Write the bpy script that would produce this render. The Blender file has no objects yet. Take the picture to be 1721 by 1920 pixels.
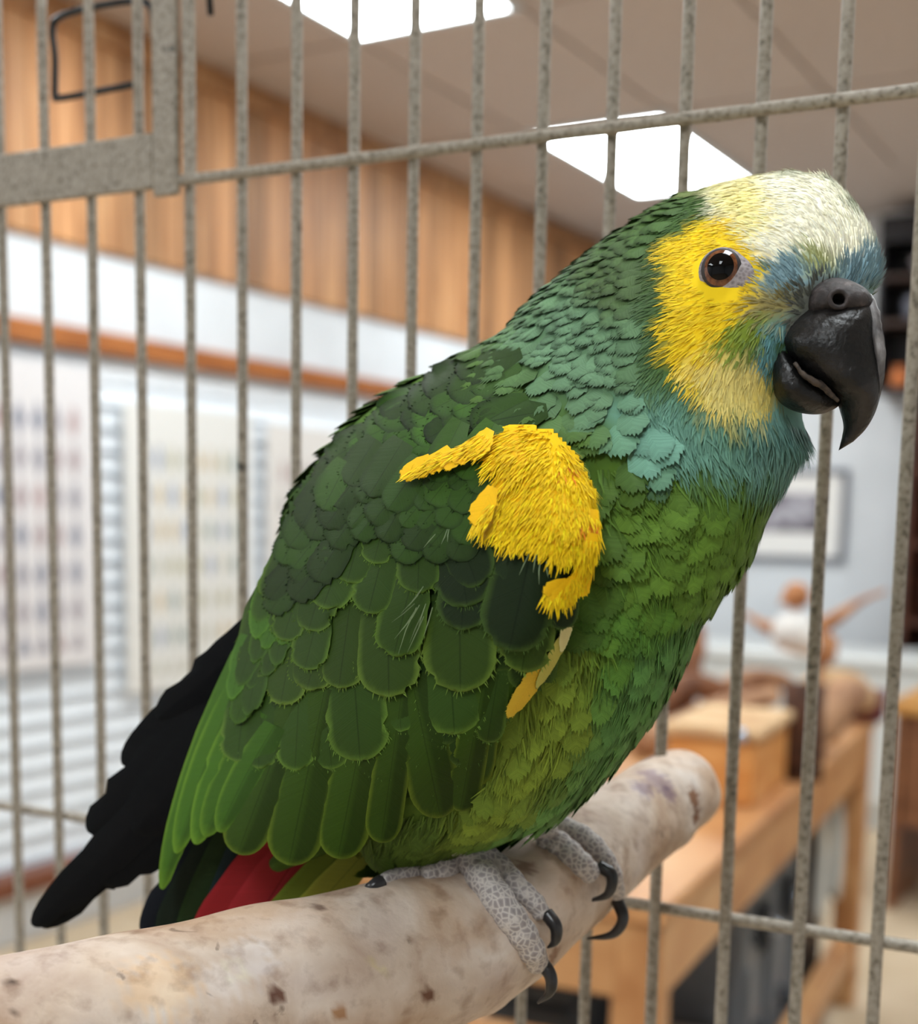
import bpy, bmesh, math, random
import numpy as np
from mathutils import Vector, Matrix
from mathutils.bvhtree import BVHTree

random.seed(7); rng = np.random.default_rng(7)
scn = bpy.context.scene
COL = scn.collection

# ------------------------------------------------------------------ camera
F = 2500.0; PX = 860.5; PY = 1300.0                  # focal length and principal point in pixels of 1721x1920
CAM = np.array([0.0, 0.0, 1.35])
_p = math.radians(7.5); _r = math.radians(1.05)
FWD = np.array([0, math.cos(_p), -math.sin(_p)])
_r0 = np.array([1.0, 0, 0]); _u0 = np.cross(_r0, FWD)
RIGHT = _r0*math.cos(_r) + _u0*math.sin(_r)
UP = _u0*math.cos(_r) - _r0*math.sin(_r)
cam = bpy.data.cameras.new('camera'); camo = bpy.data.objects.new('camera', cam); COL.objects.link(camo)
camo.matrix_world = Matrix(((RIGHT[0], UP[0], -FWD[0], CAM[0]), (RIGHT[1], UP[1], -FWD[1], CAM[1]),
                            (RIGHT[2], UP[2], -FWD[2], CAM[2]), (0, 0, 0, 1)))
cam.sensor_fit = 'VERTICAL'; cam.sensor_height = 36.0; cam.sensor_width = 36.0
cam.lens = 36.0*F/1920.0
cam.shift_x = 0.0; cam.shift_y = (PY-960.0)/1920.0
cam.clip_start = 0.02; cam.clip_end = 60
cam.dof.use_dof = True; cam.dof.focus_distance = 0.405; cam.dof.aperture_fstop = 8.5
scn.camera = camo
# ------------------------------------------------------------------ world, exposure
world = bpy.data.worlds.new('world'); scn.world = world; world.use_nodes = True
world.node_tree.nodes['Background'].inputs[0].default_value = (0.93, 0.97, 1.0, 1)
world.node_tree.nodes['Background'].inputs[1].default_value = 0.8
scn.view_settings.view_transform = 'Standard'; scn.view_settings.look = 'None'
scn.view_settings.gamma = 1.0; scn.view_settings.use_curve_mapping = False
scn.view_settings.exposure = 0.12
LAMP = 17.0

def ray(x, y): return FWD + RIGHT*((x-PX)/F) + UP*((PY-y)/F)
def P(x, y, z): return CAM + ray(x, y)*z
def proj(q):
    d = np.asarray(q)-CAM; z = d@FWD
    return PX+F*(d@RIGHT)/z, PY-F*(d@UP)/z, z
def hit(x, y, pt, n):
    d = ray(x, y); t = ((pt-CAM)@n)/(d@n); return CAM+d*t

# ------------------------------------------------------------------ materials
def lin(c):
    o = []
    for v in c[:3]:
        v /= 255.0
        o.append(v/12.92 if v <= 0.04045 else ((v+0.055)/1.055)**2.4)
    return np.array(o)
def L4(c): a = lin(c); return (float(a[0]), float(a[1]), float(a[2]), 1.0)
MATS = {}
def newmat(name):
    m = bpy.data.materials.new(name); m.use_nodes = True
    nt = m.node_tree; b = nt.nodes['Principled BSDF']
    return m, nt, b
def nd(nt, t, **kw):
    n = nt.nodes.new(t)
    for k, v in kw.items(): setattr(n, k, v)
    return n
def ramp(nt, stops, src):
    r = nt.nodes.new('ShaderNodeValToRGB')
    while len(r.color_ramp.elements) < len(stops): r.color_ramp.elements.new(0.5)
    for e, (p, c) in zip(r.color_ramp.elements, stops):
        e.position = p; e.color = L4(c)
    nt.links.new(src, r.inputs[0]); return r
def noise_mat(name, stops, scale=8, rough=0.6, detail=6, stretch=(1, 1, 1), bump=0.0, bumpscale=None, spec=0.4, coords='Object', metallic=0.0, rand=0.0, distortion=0.0):
    m, nt, b = newmat(name)
    tc = nd(nt, 'ShaderNodeTexCoord'); mp = nd(nt, 'ShaderNodeMapping'); mp.inputs['Scale'].default_value = stretch
    nt.links.new(tc.outputs[coords], mp.inputs[0])
    nz = nd(nt, 'ShaderNodeTexNoise'); nz.inputs['Scale'].default_value = scale; nz.inputs['Detail'].default_value = detail
    nz.inputs['Distortion'].default_value = distortion
    nt.links.new(mp.outputs[0], nz.inputs['Vector'])
    if rand:
        oi = nd(nt, 'ShaderNodeObjectInfo'); ad = nd(nt, 'ShaderNodeVectorMath', operation='SCALE'); ad.inputs[0].default_value = (37, 19, 53)
        nt.links.new(oi.outputs['Random'], ad.inputs['Scale']); a2 = nd(nt, 'ShaderNodeVectorMath', operation='ADD')
        nt.links.new(mp.outputs[0], a2.inputs[0]); nt.links.new(ad.outputs[0], a2.inputs[1]); nt.links.new(a2.outputs[0], nz.inputs['Vector'])
    r = ramp(nt, stops, nz.outputs['Fac'])
    out = r.outputs[0]
    if rand:
        hs = nd(nt, 'ShaderNodeHueSaturation'); mr = nd(nt, 'ShaderNodeMapRange'); mr.inputs['To Min'].default_value = 1-rand; mr.inputs['To Max'].default_value = 1+rand
        nt.links.new(oi.outputs['Random'], mr.inputs['Value']); nt.links.new(mr.outputs[0], hs.inputs['Value']); nt.links.new(out, hs.inputs['Color']); out = hs.outputs[0]
    nt.links.new(out, b.inputs['Base Color'])
    b.inputs['Roughness'].default_value = rough; b.inputs['Specular IOR Level'].default_value = spec; b.inputs['Metallic'].default_value = metallic
    if bump:
        bp = nd(nt, 'ShaderNodeBump'); bp.inputs['Strength'].default_value = bump; bp.inputs['Distance'].default_value = 0.002
        if bumpscale:
            n2 = nd(nt, 'ShaderNodeTexNoise'); n2.inputs['Scale'].default_value = bumpscale; n2.inputs['Detail'].default_value = 5
            nt.links.new(mp.outputs[0], n2.inputs['Vector']); nt.links.new(n2.outputs['Fac'], bp.inputs['Height'])
        else: nt.links.new(nz.outputs['Fac'], bp.inputs['Height'])
        nt.links.new(bp.outputs[0], b.inputs['Normal'])
    MATS[name] = m; return m
def plain(name, c, rough=0.5, spec=0.4, var=0.08, scale=30):
    lo = [max(0, v*(1-var)) for v in c]; hi = [min(255, v*(1+var)) for v in c]
    return noise_mat(name, [(0.3, lo), (0.7, hi)], scale=scale, rough=rough, spec=spec, detail=3)
def emis(name, c, s):
    m, nt, b = newmat(name); b.inputs['Base Color'].default_value = (0.8, 0.8, 0.8, 1)
    b.inputs['Emission Color'].default_value = c; b.inputs['Emission Strength'].default_value = s
    MATS[name] = m; return m

# ------------------------------------------------------------------ objects
ROOT = {}
def setp(o, label=None, cat=None, group=None, kind=None):
    if label: o['label'] = label
    if cat: o['category'] = cat
    if group: o['group'] = group
    if kind: o['kind'] = kind
    return o
def empty(name, loc, label, cat, group=None, kind=None):
    o = bpy.data.objects.new(name, None); o.empty_display_size = 0.02; COL.objects.link(o)
    o.location = loc; ROOT[o.name] = np.array(loc, float)
    return setp(o, label, cat, group, kind)
def rootloc(o): return ROOT.get(o.name, np.zeros(3)) if o is not None else np.zeros(3)
def mesh_obj(name, verts, faces, m, parent=None, smooth=True, cols=None, uvs=None, origin=None, mats=None, fmat=None, fixn=True):
    off = rootloc(parent) if parent is not None else (np.array(origin, float) if origin is not None else np.zeros(3))
    me = bpy.data.meshes.new(name)
    v = np.asarray(verts, float)-off
    me.from_pydata(v.tolist(), [], [tuple(int(i) for i in f) for f in faces])
    if fixn:
        bm = bmesh.new(); bm.from_mesh(me); bmesh.ops.recalc_face_normals(bm, faces=bm.faces); bm.to_mesh(me); bm.free()
    if smooth: me.polygons.foreach_set('use_smooth', [True]*len(me.polygons))
    if cols is not None:
        a = me.color_attributes.new('Col', 'FLOAT_COLOR', 'POINT')
        cc = np.ones((len(v), 4), np.float32); cc[:, :3] = cols; a.data.foreach_set('color', cc.ravel())
    if uvs is not None:
        uv = me.uv_layers.new(name='UVMap'); li = np.zeros(len(me.loops), np.int32); me.loops.foreach_get('vertex_index', li)
        uv.data.foreach_set('uv', np.asarray(uvs, np.float32)[li].ravel())
    if mats:
        for q in mats: me.materials.append(q)
        if fmat is not None: me.polygons.foreach_set('material_index', fmat)
    elif m: me.materials.append(m)
    o = bpy.data.objects.new(name, me); COL.objects.link(o)
    if parent is not None:
        o.parent = parent; ROOT[o.name] = off
    else:
        o.location = off; ROOT[o.name] = off
    return o
def inst(o, loc_delta, parent, rot=None):
    c = o.copy(); COL.objects.link(c); c.parent = parent
    c.location = Vector(o.location)+Vector(loc_delta)
    if rot is not None: c.rotation_euler = rot
    return c
class G:                                   # geometry collector
    def __init__(s): s.v = []; s.f = []
    def add(s, v, f):
        n = len(s.v); s.v += [tuple(map(float, q)) for q in v]; s.f += [tuple(i+n for i in q) for q in f]; return s
    def hexa(s, c8): return s.add(c8, [(0, 1, 2, 3), (4, 7, 6, 5), (0, 4, 5, 1), (1, 5, 6, 2), (2, 6, 7, 3), (3, 7, 4, 0)])
    def frame_box(s, fr, a0, a1, b0, b1, c0, c1, bev=0.0):       # box in a frame function fr(a,b,c)
        if bev <= 0:
            return s.hexa([fr(a0, b0, c0), fr(a1, b0, c0), fr(a1, b1, c0), fr(a0, b1, c0), fr(a0, b0, c1), fr(a1, b0, c1), fr(a1, b1, c1), fr(a0, b1, c1)])
        e = bev; rings = []
        def rg(i, c): return [fr(a0+i, b0+i+e, c), fr(a0+i+e, b0+i, c), fr(a1-i-e, b0+i, c), fr(a1-i, b0+i+e, c), fr(a1-i, b1-i-e, c), fr(a1-i-e, b1-i, c), fr(a0+i+e, b1-i, c), fr(a0+i, b1-i-e, c)]
        R = [rg(e, c0), rg(0, c0+e), rg(0, c1-e), rg(e, c1)]
        vs = sum(R, []); fs = []
        for k in range(3):
            for j in range(8): fs.append((k*8+j, k*8+(j+1) % 8, k*8+8+(j+1) % 8, k*8+8+j))
        fs += [tuple(range(7, -1, -1)), tuple(range(24, 32))]
        return s.add(vs, fs)
    def tube(s, pts, rad, n=10, cap=True, jitter=0.0, flat=1.0):
        pts = [np.array(p, float) for p in pts]; m = len(pts)
        if not hasattr(rad, '__len__'): rad = [rad]*m
        T = [pts[min(i+1, m-1)]-pts[max(i-1, 0)] for i in range(m)]; T = [t/(np.linalg.norm(t)+1e-12) for t in T]
        ref = np.array([0, 0, 1.0]) if abs(T[0][2]) < 0.9 else np.array([1.0, 0, 0])
        a = np.cross(T[0], ref); a /= np.linalg.norm(a); vs = []
        for i in range(m):
            a = a-T[i]*(a@T[i]); a /= np.linalg.norm(a); b = np.cross(T[i], a)
            for j in range(n):
                th = 2*math.pi*j/n; rr = rad[i]*(1+jitter*random.uniform(-1, 1))
                vs.append(pts[i]+rr*(a*math.cos(th)+b*math.sin(th)*flat))
        fs = [(i*n+j, i*n+(j+1) % n, (i+1)*n+(j+1) % n, (i+1)*n+j) for i in range(m-1) for j in range(n)]
        if cap:
            vs += [pts[0], pts[-1]]; k = m*n
            fs += [(k, (j+1) % n, j) for j in range(n)]+[(k+1, (m-1)*n+j, (m-1)*n+(j+1) % n) for j in range(n)]
        return s.add(vs, fs)
    def build(s, name, m, parent=None, smooth=False, **kw): return mesh_obj(name, s.v, s.f, m, parent, smooth, **kw)
def spline(pts, n):
    p = np.array(pts, float); m = len(p); out = []
    for t in np.linspace(0, m-1, n):
        i = min(int(t), m-2); u = t-i
        p0 = p[i-1] if i > 0 else 2*p[0]-p[1]; p1 = p[i]; p2 = p[i+1]; p3 = p[i+2] if i+2 < m else 2*p[-1]-p[-2]
        out.append(0.5*((2*p1)+(-p0+p2)*u+(2*p0-5*p1+4*p2-p3)*u*u+(-p0+3*p1-3*p2+p3)*u**3))
    return np.array(out)
def ball(c, r, n=16, m=10, sx=1, sy=1, sz=1):
    vs = []; fs = []
    for i in range(m+1):
        ph = math.pi*i/m
        for j in range(n):
            th = 2*math.pi*j/n
            vs.append((c[0]+r*sx*math.sin(ph)*math.cos(th), c[1]+r*sy*math.sin(ph)*math.sin(th), c[2]+r*sz*math.cos(ph)))
    for i in range(m):
        for j in range(n): fs.append((i*n+j, i*n+(j+1) % n, (i+1)*n+(j+1) % n, (i+1)*n+j))
    return vs, fs

# ================================================================== ROOM
ANG = math.radians(30)
Wd = np.array([math.sin(ANG), math.cos(ANG), 0]); Wn = np.array([math.cos(ANG), -math.sin(ANG), 0])
W0 = P(0, 975, 4.0); W0[2] = 0
def R(s, t, h): return W0+Wd*s+Wn*t+np.array([0, 0, h])
def fr(s, t, h): return R(s, t, h)
def toroom(q): d = np.asarray(q)-W0; return float(d@Wd), float(d@Wn), float(q[2])
CEIL = 2.87; SB = 4.15; SN = -6.5; TR = 6.0
WALLROT = math.atan2(Wd[1], Wd[0])
wood_wall = noise_mat('pine_boards', [(0.25, (128, 84, 50)), (0.5, (176, 126, 82)), (0.75, (200, 154, 108))], scale=3.0, stretch=(9, 9, 0.8), rough=0.5, rand=0.36, distortion=0.6)
wood_trim = noise_mat('orange_trim', [(0.3, (140, 78, 32)), (0.7, (176, 108, 52))], scale=4, stretch=(1, 1, 6), rough=0.4)
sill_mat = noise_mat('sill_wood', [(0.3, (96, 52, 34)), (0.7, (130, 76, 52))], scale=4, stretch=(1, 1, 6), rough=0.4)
white_wall = plain('white_paint', (214, 218, 222), 0.6, var=0.02, scale=6)
ceil_mat = noise_mat('ceiling_board', [(0.3, (188, 175, 166)), (0.7, (200, 187, 178))], scale=60, rough=0.9, rand=0.03, spec=0.1)
grid_mat = ceil_mat
floor_mat = noise_mat('tan_floor', [(0.3, (184, 162, 132)), (0.7, (204, 184, 156))], scale=5, rough=0.55, detail=8)
slat_mat = plain('blind_white', (224, 229, 234), 0.5, var=0.02)

g = G().frame_box(fr, SN, SB+0.15, -0.15, TR+0.15, -0.1, 0.0); setp(g.build('floor', floor_mat), kind='structure')
g = G()
g.frame_box(fr, SN, SB+0.15, -0.15, TR+0.15, CEIL+0.012, CEIL+0.1); ceiling = setp(g.build('ceiling', grid_mat), kind='structure')
# ceiling tiles 0.6 x 1.2 in a grid, the lamp openings left out
LIGHTS = [(-0.2, 0.63), (2.1, 0.63), (-2.5, 0.63), (-4.8, 0.63), (-0.2, 3.03), (2.1, 3.03), (-2.5, 3.03), (-4.8, 3.03)]
g = G(); fx = lambda a, b, c: np.array([a*math.cos(WALLROT)+b*math.sin(WALLROT), a*math.sin(WALLROT)-b*math.cos(WALLROT), c])
g.frame_box(fx, 0.008, 1.142-0.008, 0.008, 0.592, 0, 0.011)
tile0 = None
for i in range(-4, 4):
    for j in range(-1, 9):
        s0 = 2.1+1.15*(i-1)+0.0; t0 = 0.63+0.6*(j-1)
        if t0 < -0.01 or t0+0.6 > TR: continue
        if any(abs(s0-a) < 0.3 and abs(t0-b) < 0.2 for a, b in LIGHTS) or s0+1.15 > SB+0.01: continue
        q = R(s0, t0, CEIL)
        if tile0 is None:
            tile0 = g.build('ceiling_tile', ceil_mat, ceiling); tile0.location = q
        else:
            c = tile0.copy(); COL.objects.link(c); c.location = q
lamp_e = emis('lamp_diffuser', (0.9, 0.97, 1.0, 1), LAMP)
lamp_f = plain('lamp_frame', (205, 212, 216), 0.4)
for k, (s0, t0) in enumerate(LIGHTS):
    lab = {0: 'long fluorescent ceiling panel set in the tiles above the boarded wall', 1: 'fluorescent ceiling panel in the tiles next to the far wall'}.get(k, 'fluorescent ceiling panel further back in the tiled ceiling')
    e = empty('ceiling_light' if k < 2 else 'ceiling_light_offscreen', R(s0+0.57, t0+0.3, CEIL), lab, 'light', 'ceiling light panels')
    g = G()
    for a0, a1, b0, b1 in ((0.0, 1.15, 0.0, 0.03), (0.0, 1.15, 0.57, 0.6), (0.0, 0.03, 0.03, 0.57), (1.12, 1.15, 0.03, 0.57)):
        g.frame_box(fr, s0+a0, s0+a1, t0+b0, t0+b1, CEIL-0.008, CEIL+0.011)
    g.build('frame', lamp_f, e)
    G().frame_box(fr, s0+0.03, s0+1.12, t0+0.03, t0+0.57, CEIL-0.004, CEIL+0.008).build('diffuser', lamp_e, e)

# left wall with window opening
WS0, WS1, WH0, WH1 = -1.6, 2.7, 0.24, 1.85
g = G()
g.frame_box(fr, SN, SB+0.15, -0.15, 0, WH1, CEIL+0.02); g.frame_box(fr, SN, SB+0.15, -0.15, 0, -0.02, WH0)
g.frame_box(fr, SN, WS0, -0.15, 0, WH0, WH1); g.frame_box(fr, WS1, SB+0.15, -0.15, 0, WH0, WH1)
wall_left = setp(g.build('wall_left', white_wall), kind='structure')
g = G().frame_box(fx, 0.002, 0.092, 0.001, 0.022, 2.17, 2.80, bev=0.004)
pl0 = None
for i in range(0, 62):
    q = R(-1.75+i*0.094, 0, 0)
    if pl0 is None:
        pl0 = g.build('plank', wood_wall, wall_left); pl0.location = q
    else:
        c = pl0.copy(); COL.objects.link(c); c.location = q
G().frame_box(fr, -2.2, SB, 0.0002, 0.0009, 2.172, 2.79).build('backing', wood_wall, wall_left)
G().frame_box(fr, -2.2, SB, 0.001, 0.05, 2.79, CEIL).build('crown_moulding', wood_wall, wall_left)
setp(G().frame_box(fr, -2.2, 3.3, 0.0, 0.03, 1.85, 1.92, bev=0.006).build('trim_1', wood_trim), kind='structure')
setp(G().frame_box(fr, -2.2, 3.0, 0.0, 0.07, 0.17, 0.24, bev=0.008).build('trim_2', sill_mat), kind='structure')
# window with frame and panes
win = setp(G().frame_box(fr, WS0, WS1, -0.15, -0.13, WH0, WH0+0.05).frame_box(fr, WS0, WS1, -0.15, -0.13, WH1-0.05, WH1).build('window_1', slat_mat), kind='structure')
glass, nt, b = newmat('window_glass'); b.inputs['Base Color'].default_value = (0.9, 0.95, 1, 1); b.inputs['Transmission Weight'].default_value = 1; b.inputs['Roughness'].default_value = 0.02; b.inputs['IOR'].default_value = 1.1
for i in range(4):
    a0 = WS0+i*(WS1-WS0)/4; a1 = a0+(WS1-WS0)/4
    G().frame_box(fr, a0, a0+0.03, -0.15, -0.12, WH0+0.05, WH1-0.05).build('mullion', slat_mat, win)
    G().frame_box(fr, a0+0.03, a1, -0.142, -0.138, WH0+0.05, WH1-0.05).build('pane', glass, win)
# blind
bl = empty('window_blind', R(0.5, -0.04, WH0+0.02), 'white horizontal slat blind lowered across the long window', 'blind')
G().frame_box(fr, WS0+0.02, WS1-0.02, -0.08, -0.01, 1.76, 1.845, bev=0.006).build('headrail', slat_mat, bl)
n = 21; pitch = (1.77-WH0-0.02)/n; sl0 = None
for i in range(n):
    h0 = WH0+0.012+i*pitch
    if sl0 is None:
        pr = [(-0.058, 0.004), (-0.046, 0.03), (-0.04, 0.055), (-0.03, 0.0815)]      # t, h : tilted and bowed
        vs = []; fs = []
        for a in (WS0+0.03, WS1-0.03):
            for (t, h) in pr: vs.append(R(a, t+0.03, h0+0.084-h))
            for (t, h) in pr[::-1]: vs.append(R(a, t+0.0275, h0+0.084-h))
        fs = [(j, (j+1) % 8, 8+(j+1) % 8, 8+j) for j in range(8)]+[(7, 6, 5, 4, 3, 2, 1, 0), tuple(range(8, 16))]
        sl0 = mesh_obj('slat', vs, fs, slat_mat, bl, smooth=False)
    else:
        inst(sl0, (0, 0, i*pitch), bl)

# posters of small printed figures, hanging in front of the blind
def poster_mat(name, base, seed, hues):
    m, nt, b = newmat(name); tc = nd(nt, 'ShaderNodeTexCoord'); mp = nd(nt, 'ShaderNodeMapping'); nt.links.new(tc.outputs['UV'], mp.inputs[0])
    sx = nd(nt, 'ShaderNodeSeparateXYZ'); nt.links.new(mp.outputs[0], sx.inputs[0])
    def fold(src, k):                                    # distance from cell centre along one axis
        a = nd(nt, 'ShaderNodeMath', operation='MULTIPLY'); a.inputs[1].default_value = k; nt.links.new(src, a.inputs[0])
        f = nd(nt, 'ShaderNodeMath', operation='FRACT'); nt.links.new(a.outputs[0], f.inputs[0])
        s = nd(nt, 'ShaderNodeMath', operation='SUBTRACT'); s.inputs[1].default_value = 0.5; nt.links.new(f.outputs[0], s.inputs[0])
        ab = nd(nt, 'ShaderNodeMath', operation='ABSOLUTE'); nt.links.new(s.outputs[0], ab.inputs[0])
        fl = nd(nt, 'ShaderNodeMath', operation='FLOOR'); nt.links.new(a.outputs[0], fl.inputs[0])
        return ab.outputs[0], fl.outputs[0]
    dx, cx = fold(sx.outputs[0], 10); dy, cy = fold(sx.outputs[1], 8)
    cb = nd(nt, 'ShaderNodeCombineXYZ'); nt.links.new(cx, cb.inputs[0]); nt.links.new(cy, cb.inputs[1]); cb.inputs[2].default_value = seed
    wn = nd(nt, 'ShaderNodeTexWhiteNoise', noise_dimensions='3D'); nt.links.new(cb.outputs[0], wn.inputs['Vector'])
    col = ramp(nt, [(i/(len(hues)-1), h) for i, h in enumerate(hues)], wn.outputs['Value']); col.color_ramp.interpolation = 'CONSTANT'
    nz = nd(nt, 'ShaderNodeTexNoise'); nz.inputs['Scale'].default_value = 40; nt.links.new(tc.outputs['UV'], nz.inputs['Vector'])
    mx = nd(nt, 'ShaderNodeMath', operation='MULTIPLY'); mx.inputs[1].default_value = 1.5; nt.links.new(dx, mx.inputs[0])
    sm = nd(nt, 'ShaderNodeMath', operation='ADD'); nt.links.new(mx.outputs[0], sm.inputs[0]); nt.links.new(dy, sm.inputs[1])
    s2 = nd(nt, 'ShaderNodeMath', operation='MULTIPLY_ADD'); s2.inputs[1].default_value = 0.35; nt.links.new(nz.outputs['Fac'], s2.inputs[0]); nt.links.new(sm.outputs[0], s2.inputs[2])
    lt = nd(nt, 'ShaderNodeMapRange'); lt.inputs['From Min'].default_value = 0.72; lt.inputs['From Max'].default_value = 0.6; lt.inputs['To Max'].default_value = 0.85; nt.links.new(s2.outputs[0], lt.inputs['Value'])
    # margins stay blank
    def rng_mask(src, a, b_):
        q1 = nd(nt, 'ShaderNodeMath', operation='GREATER_THAN'); q1.inputs[1].default_value = a; nt.links.new(src, q1.inputs[0])
        q2 = nd(nt, 'ShaderNodeMath', operation='LESS_THAN'); q2.inputs[1].default_value = b_; nt.links.new(src, q2.inputs[0])
        q3 = nd(nt, 'ShaderNodeMath', operation='MULTIPLY'); nt.links.new(q1.outputs[0], q3.inputs[0]); nt.links.new(q2.outputs[0], q3.inputs[1]); return q3.outputs[0]
    m1 = nd(nt, 'ShaderNodeMath', operation='MULTIPLY'); nt.links.new(rng_mask(sx.outputs[0], 0.09, 0.91), m1.inputs[0]); nt.links.new(rng_mask(sx.outputs[1], 0.05, 0.87), m1.inputs[1])
    m2 = nd(nt, 'ShaderNodeMath', operation='MULTIPLY'); nt.links.new(m1.outputs[0], m2.inputs[0]); nt.links.new(lt.outputs[0], m2.inputs[1])
    mix = nd(nt, 'ShaderNodeMixRGB'); mix.inputs[1].default_value = L4(base); nt.links.new(m2.outputs[0], mix.inputs[0]); nt.links.new(col.outputs[0], mix.inputs[2])
    nt.links.new(mix.outputs[0], b.inputs['Base Color']); b.inputs['Roughness'].default_value = 0.5
    return m
def poster(s0, s1, h0, h1, m, label):
    vs = [R(s0, 0.02, h0), R(s1, 0.02, h0), R(s1, 0.02, h1), R(s0, 0.02, h1), R(s0, 0.023, h0), R(s1, 0.023, h0), R(s1, 0.023, h1), R(s0, 0.023, h1)]
    o = mesh_obj('poster', vs, [(0, 1, 2, 3), (4, 7, 6, 5), (0, 4, 5, 1), (1, 5, 6, 2), (2, 6, 7, 3), (3, 7, 4, 0)], m, smooth=False, origin=R((s0+s1)/2, 0.02, h0),
                 uvs=[(0, 0), (1, 0), (1, 1), (0, 1)]*2)
    setp(o, label, 'poster', 'wall charts over the blind')
poster(-0.34, 0.39, 0.86, 1.80, poster_mat('chart_a', (222, 219, 220), 1, [(138, 130, 140), (118, 116, 132), (148, 124, 128), (96, 102, 126), (166, 134, 134), (140, 110, 122)]), 'pale wall chart with rows of dark grey and reddish figures')
poster(0.50, 1.16, 0.74, 1.71, poster_mat('chart_b', (224, 223, 219), 5, [(178, 176, 160), (132, 144, 166), (168, 164, 132), (128, 144, 138), (190, 170, 132), (158, 154, 148)]), 'cream wall chart with rows of yellow, blue and green figures')
poster(1.25, 1.90, 0.72, 1.69, poster_mat('chart_c', (222, 218, 214), 9, [(152, 146, 142), (166, 142, 140), (140, 134, 140), (172, 156, 150)]), 'pale wall chart half hidden behind the back of the parrot')

# far wall
g = G().frame_box(fr, SB, SB+0.15, -0.15, TR+0.15, 0, CEIL+0.02); setp(g.build('wall_back', white_wall), kind='structure')
g = G().frame_box(fr, SN, SB+0.15, TR, TR+0.15, 0, CEIL+0.02); setp(g.build('wall_right', white_wall), kind='structure')
g = G().frame_box(fr, SN-0.15, SN, -0.15, TR+0.15, -0.1, CEIL+0.1); setp(g.build('wall_front', white_wall), kind='structure')
BP = R(SB, 0, 0)
def onback(x, y, off=0.0): return toroom(hit(x, y, BP-Wd*off, Wd))

# framed picture
_, t1, hb = onback(1583, 1055); _, _, ht = onback(1590, 880); t0 = t1-0.62
fe = empty('framed_picture', R(SB, (t0+t1)/2, hb), 'grey framed picture with wide white mat on the far white wall', 'picture')
fm = plain('frame_grey', (96, 100, 112), 0.4); mat_w = plain('mat_white', (232, 230, 226), 0.6, var=0.01)
g = G(); w_ = 0.026
for a0, a1, b0, b1 in ((t0, t1, hb, hb+w_), (t0, t1, ht-w_, ht), (t0, t0+w_, hb+w_, ht-w_), (t1-w_, t1, hb+w_, ht-w_)):
    g.frame_box(lambda a, b, c: R(SB-c, a, b), a0, a1, b0, b1, 0.001, 0.03)
g.build('frame', fm, fe)
G().frame_box(lambda a, b, c: R(SB-c, a, b), t0+w_, t1-w_, hb+w_, ht-w_, 0.001, 0.014).build('mat', mat_w, fe)
pic = noise_mat('grey_picture', [(0.25, (60, 58, 70)), (0.45, (110, 104, 112)), (0.6, (190, 188, 196)), (0.8, (120, 96, 96))], scale=9, rough=0.5)
G().frame_box(lambda a, b, c: R(SB-c, a, b), t0+0.13, t1-0.13, hb+0.15, ht-0.12, 0.014, 0.016).build('print', pic, fe)

# dark wall shelf with ornaments, right of the beak
sd = plain('dark_shelf', (30, 27, 30), 0.5); sdb = plain('shelf_brown', (60, 40, 30), 0.5)
_, ta, hlo = onback(1640, 735, 0.3); hhi = 2.8
se = empty('wall_shelf', R(SB, ta+0.5, hlo), 'dark wall shelf unit high on the far wall', 'shelf')
fb = lambda a, b, c: R(SB-c, a, b)
G().frame_box(fb, ta, ta+1.0, hlo, hhi, 0.001, 0.02).build('back_panel', sd, se)
hs = [hlo, hlo+0.31, hlo+0.52, hhi-0.12]
for h in hs: G().frame_box(fb, ta, ta+1.0, h, h+(0.022 if h < hhi-0.2 else 0.12), 0.02, 0.3).build('shelf_board', sdb if h < hhi-0.2 else sd, se)
G().frame_box(fb, ta-0.02, ta, hlo, hhi, 0.001, 0.3).build('side_panel', sd, se)
G().frame_box(fb, ta+1.0, ta+1.02, hlo, hhi, 0.001, 0.3).build('side_panel', sd, se)
def pot(name, c, prof, m, label, cat, group=None):
    vs = []; fs = []; n = 18
    for (r_, h) in prof:
        for j in range(n): vs.append((c[0]+r_*math.cos(2*math.pi*j/n), c[1]+r_*math.sin(2*math.pi*j/n), c[2]+h))
    for i in range(len(prof)-1):
        for j in range(n): fs.append((i*n+j, i*n+(j+1) % n, (i+1)*n+(j+1) % n, (i+1)*n+j))
    fs += [tuple(range(n)), tuple(range((len(prof)-1)*n, len(prof)*n))]
    return setp(mesh_obj(name, vs, fs, m, origin=c), label, cat, group)
vase = [(0.03, 0), (0.055, 0.03), (0.06, 0.07), (0.035, 0.11), (0.03, 0.14), (0.04, 0.15)]
bowl = [(0.03, 0), (0.06, 0.02), (0.085, 0.06), (0.09, 0.08)]
def S_(t, h, c=0.2): return R(SB-c, t, h)
pot('vase', S_(ta+0.085, hs[0]+0.022), [(r*0.75, h*0.7) for r, h in vase], plain('orange_glaze', (214, 124, 66), 0.4), 'small orange vase on the lowest board of the dark wall shelf', 'vase')
pot('bowl', S_(ta+0.2, hs[0]+0.022), [(r*0.7, h*0.9) for r, h in bowl], plain('ochre_glaze', (196, 140, 52), 0.4), 'ochre bowl on the lowest board of the dark wall shelf', 'bowl')
pot('jar', S_(ta+0.31, hs[0]+0.13, 0.2), [(0.03, 0), (0.05, 0.02), (0.05, 0.1), (0.03, 0.12)], plain('cream_glaze', (190, 180, 166), 0.4), 'cream jar at the end of the lowest board of the dark wall shelf', 'jar').location.z = hs[0]+0.022
pot('jar', S_(ta+0.16, hs[1]+0.022), [(0.04, 0), (0.07, 0.03), (0.07, 0.1), (0.04, 0.13)], plain('slate_glaze', (112, 114, 126), 0.4), 'slate grey jar on the middle board of the dark wall shelf', 'jar')
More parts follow.
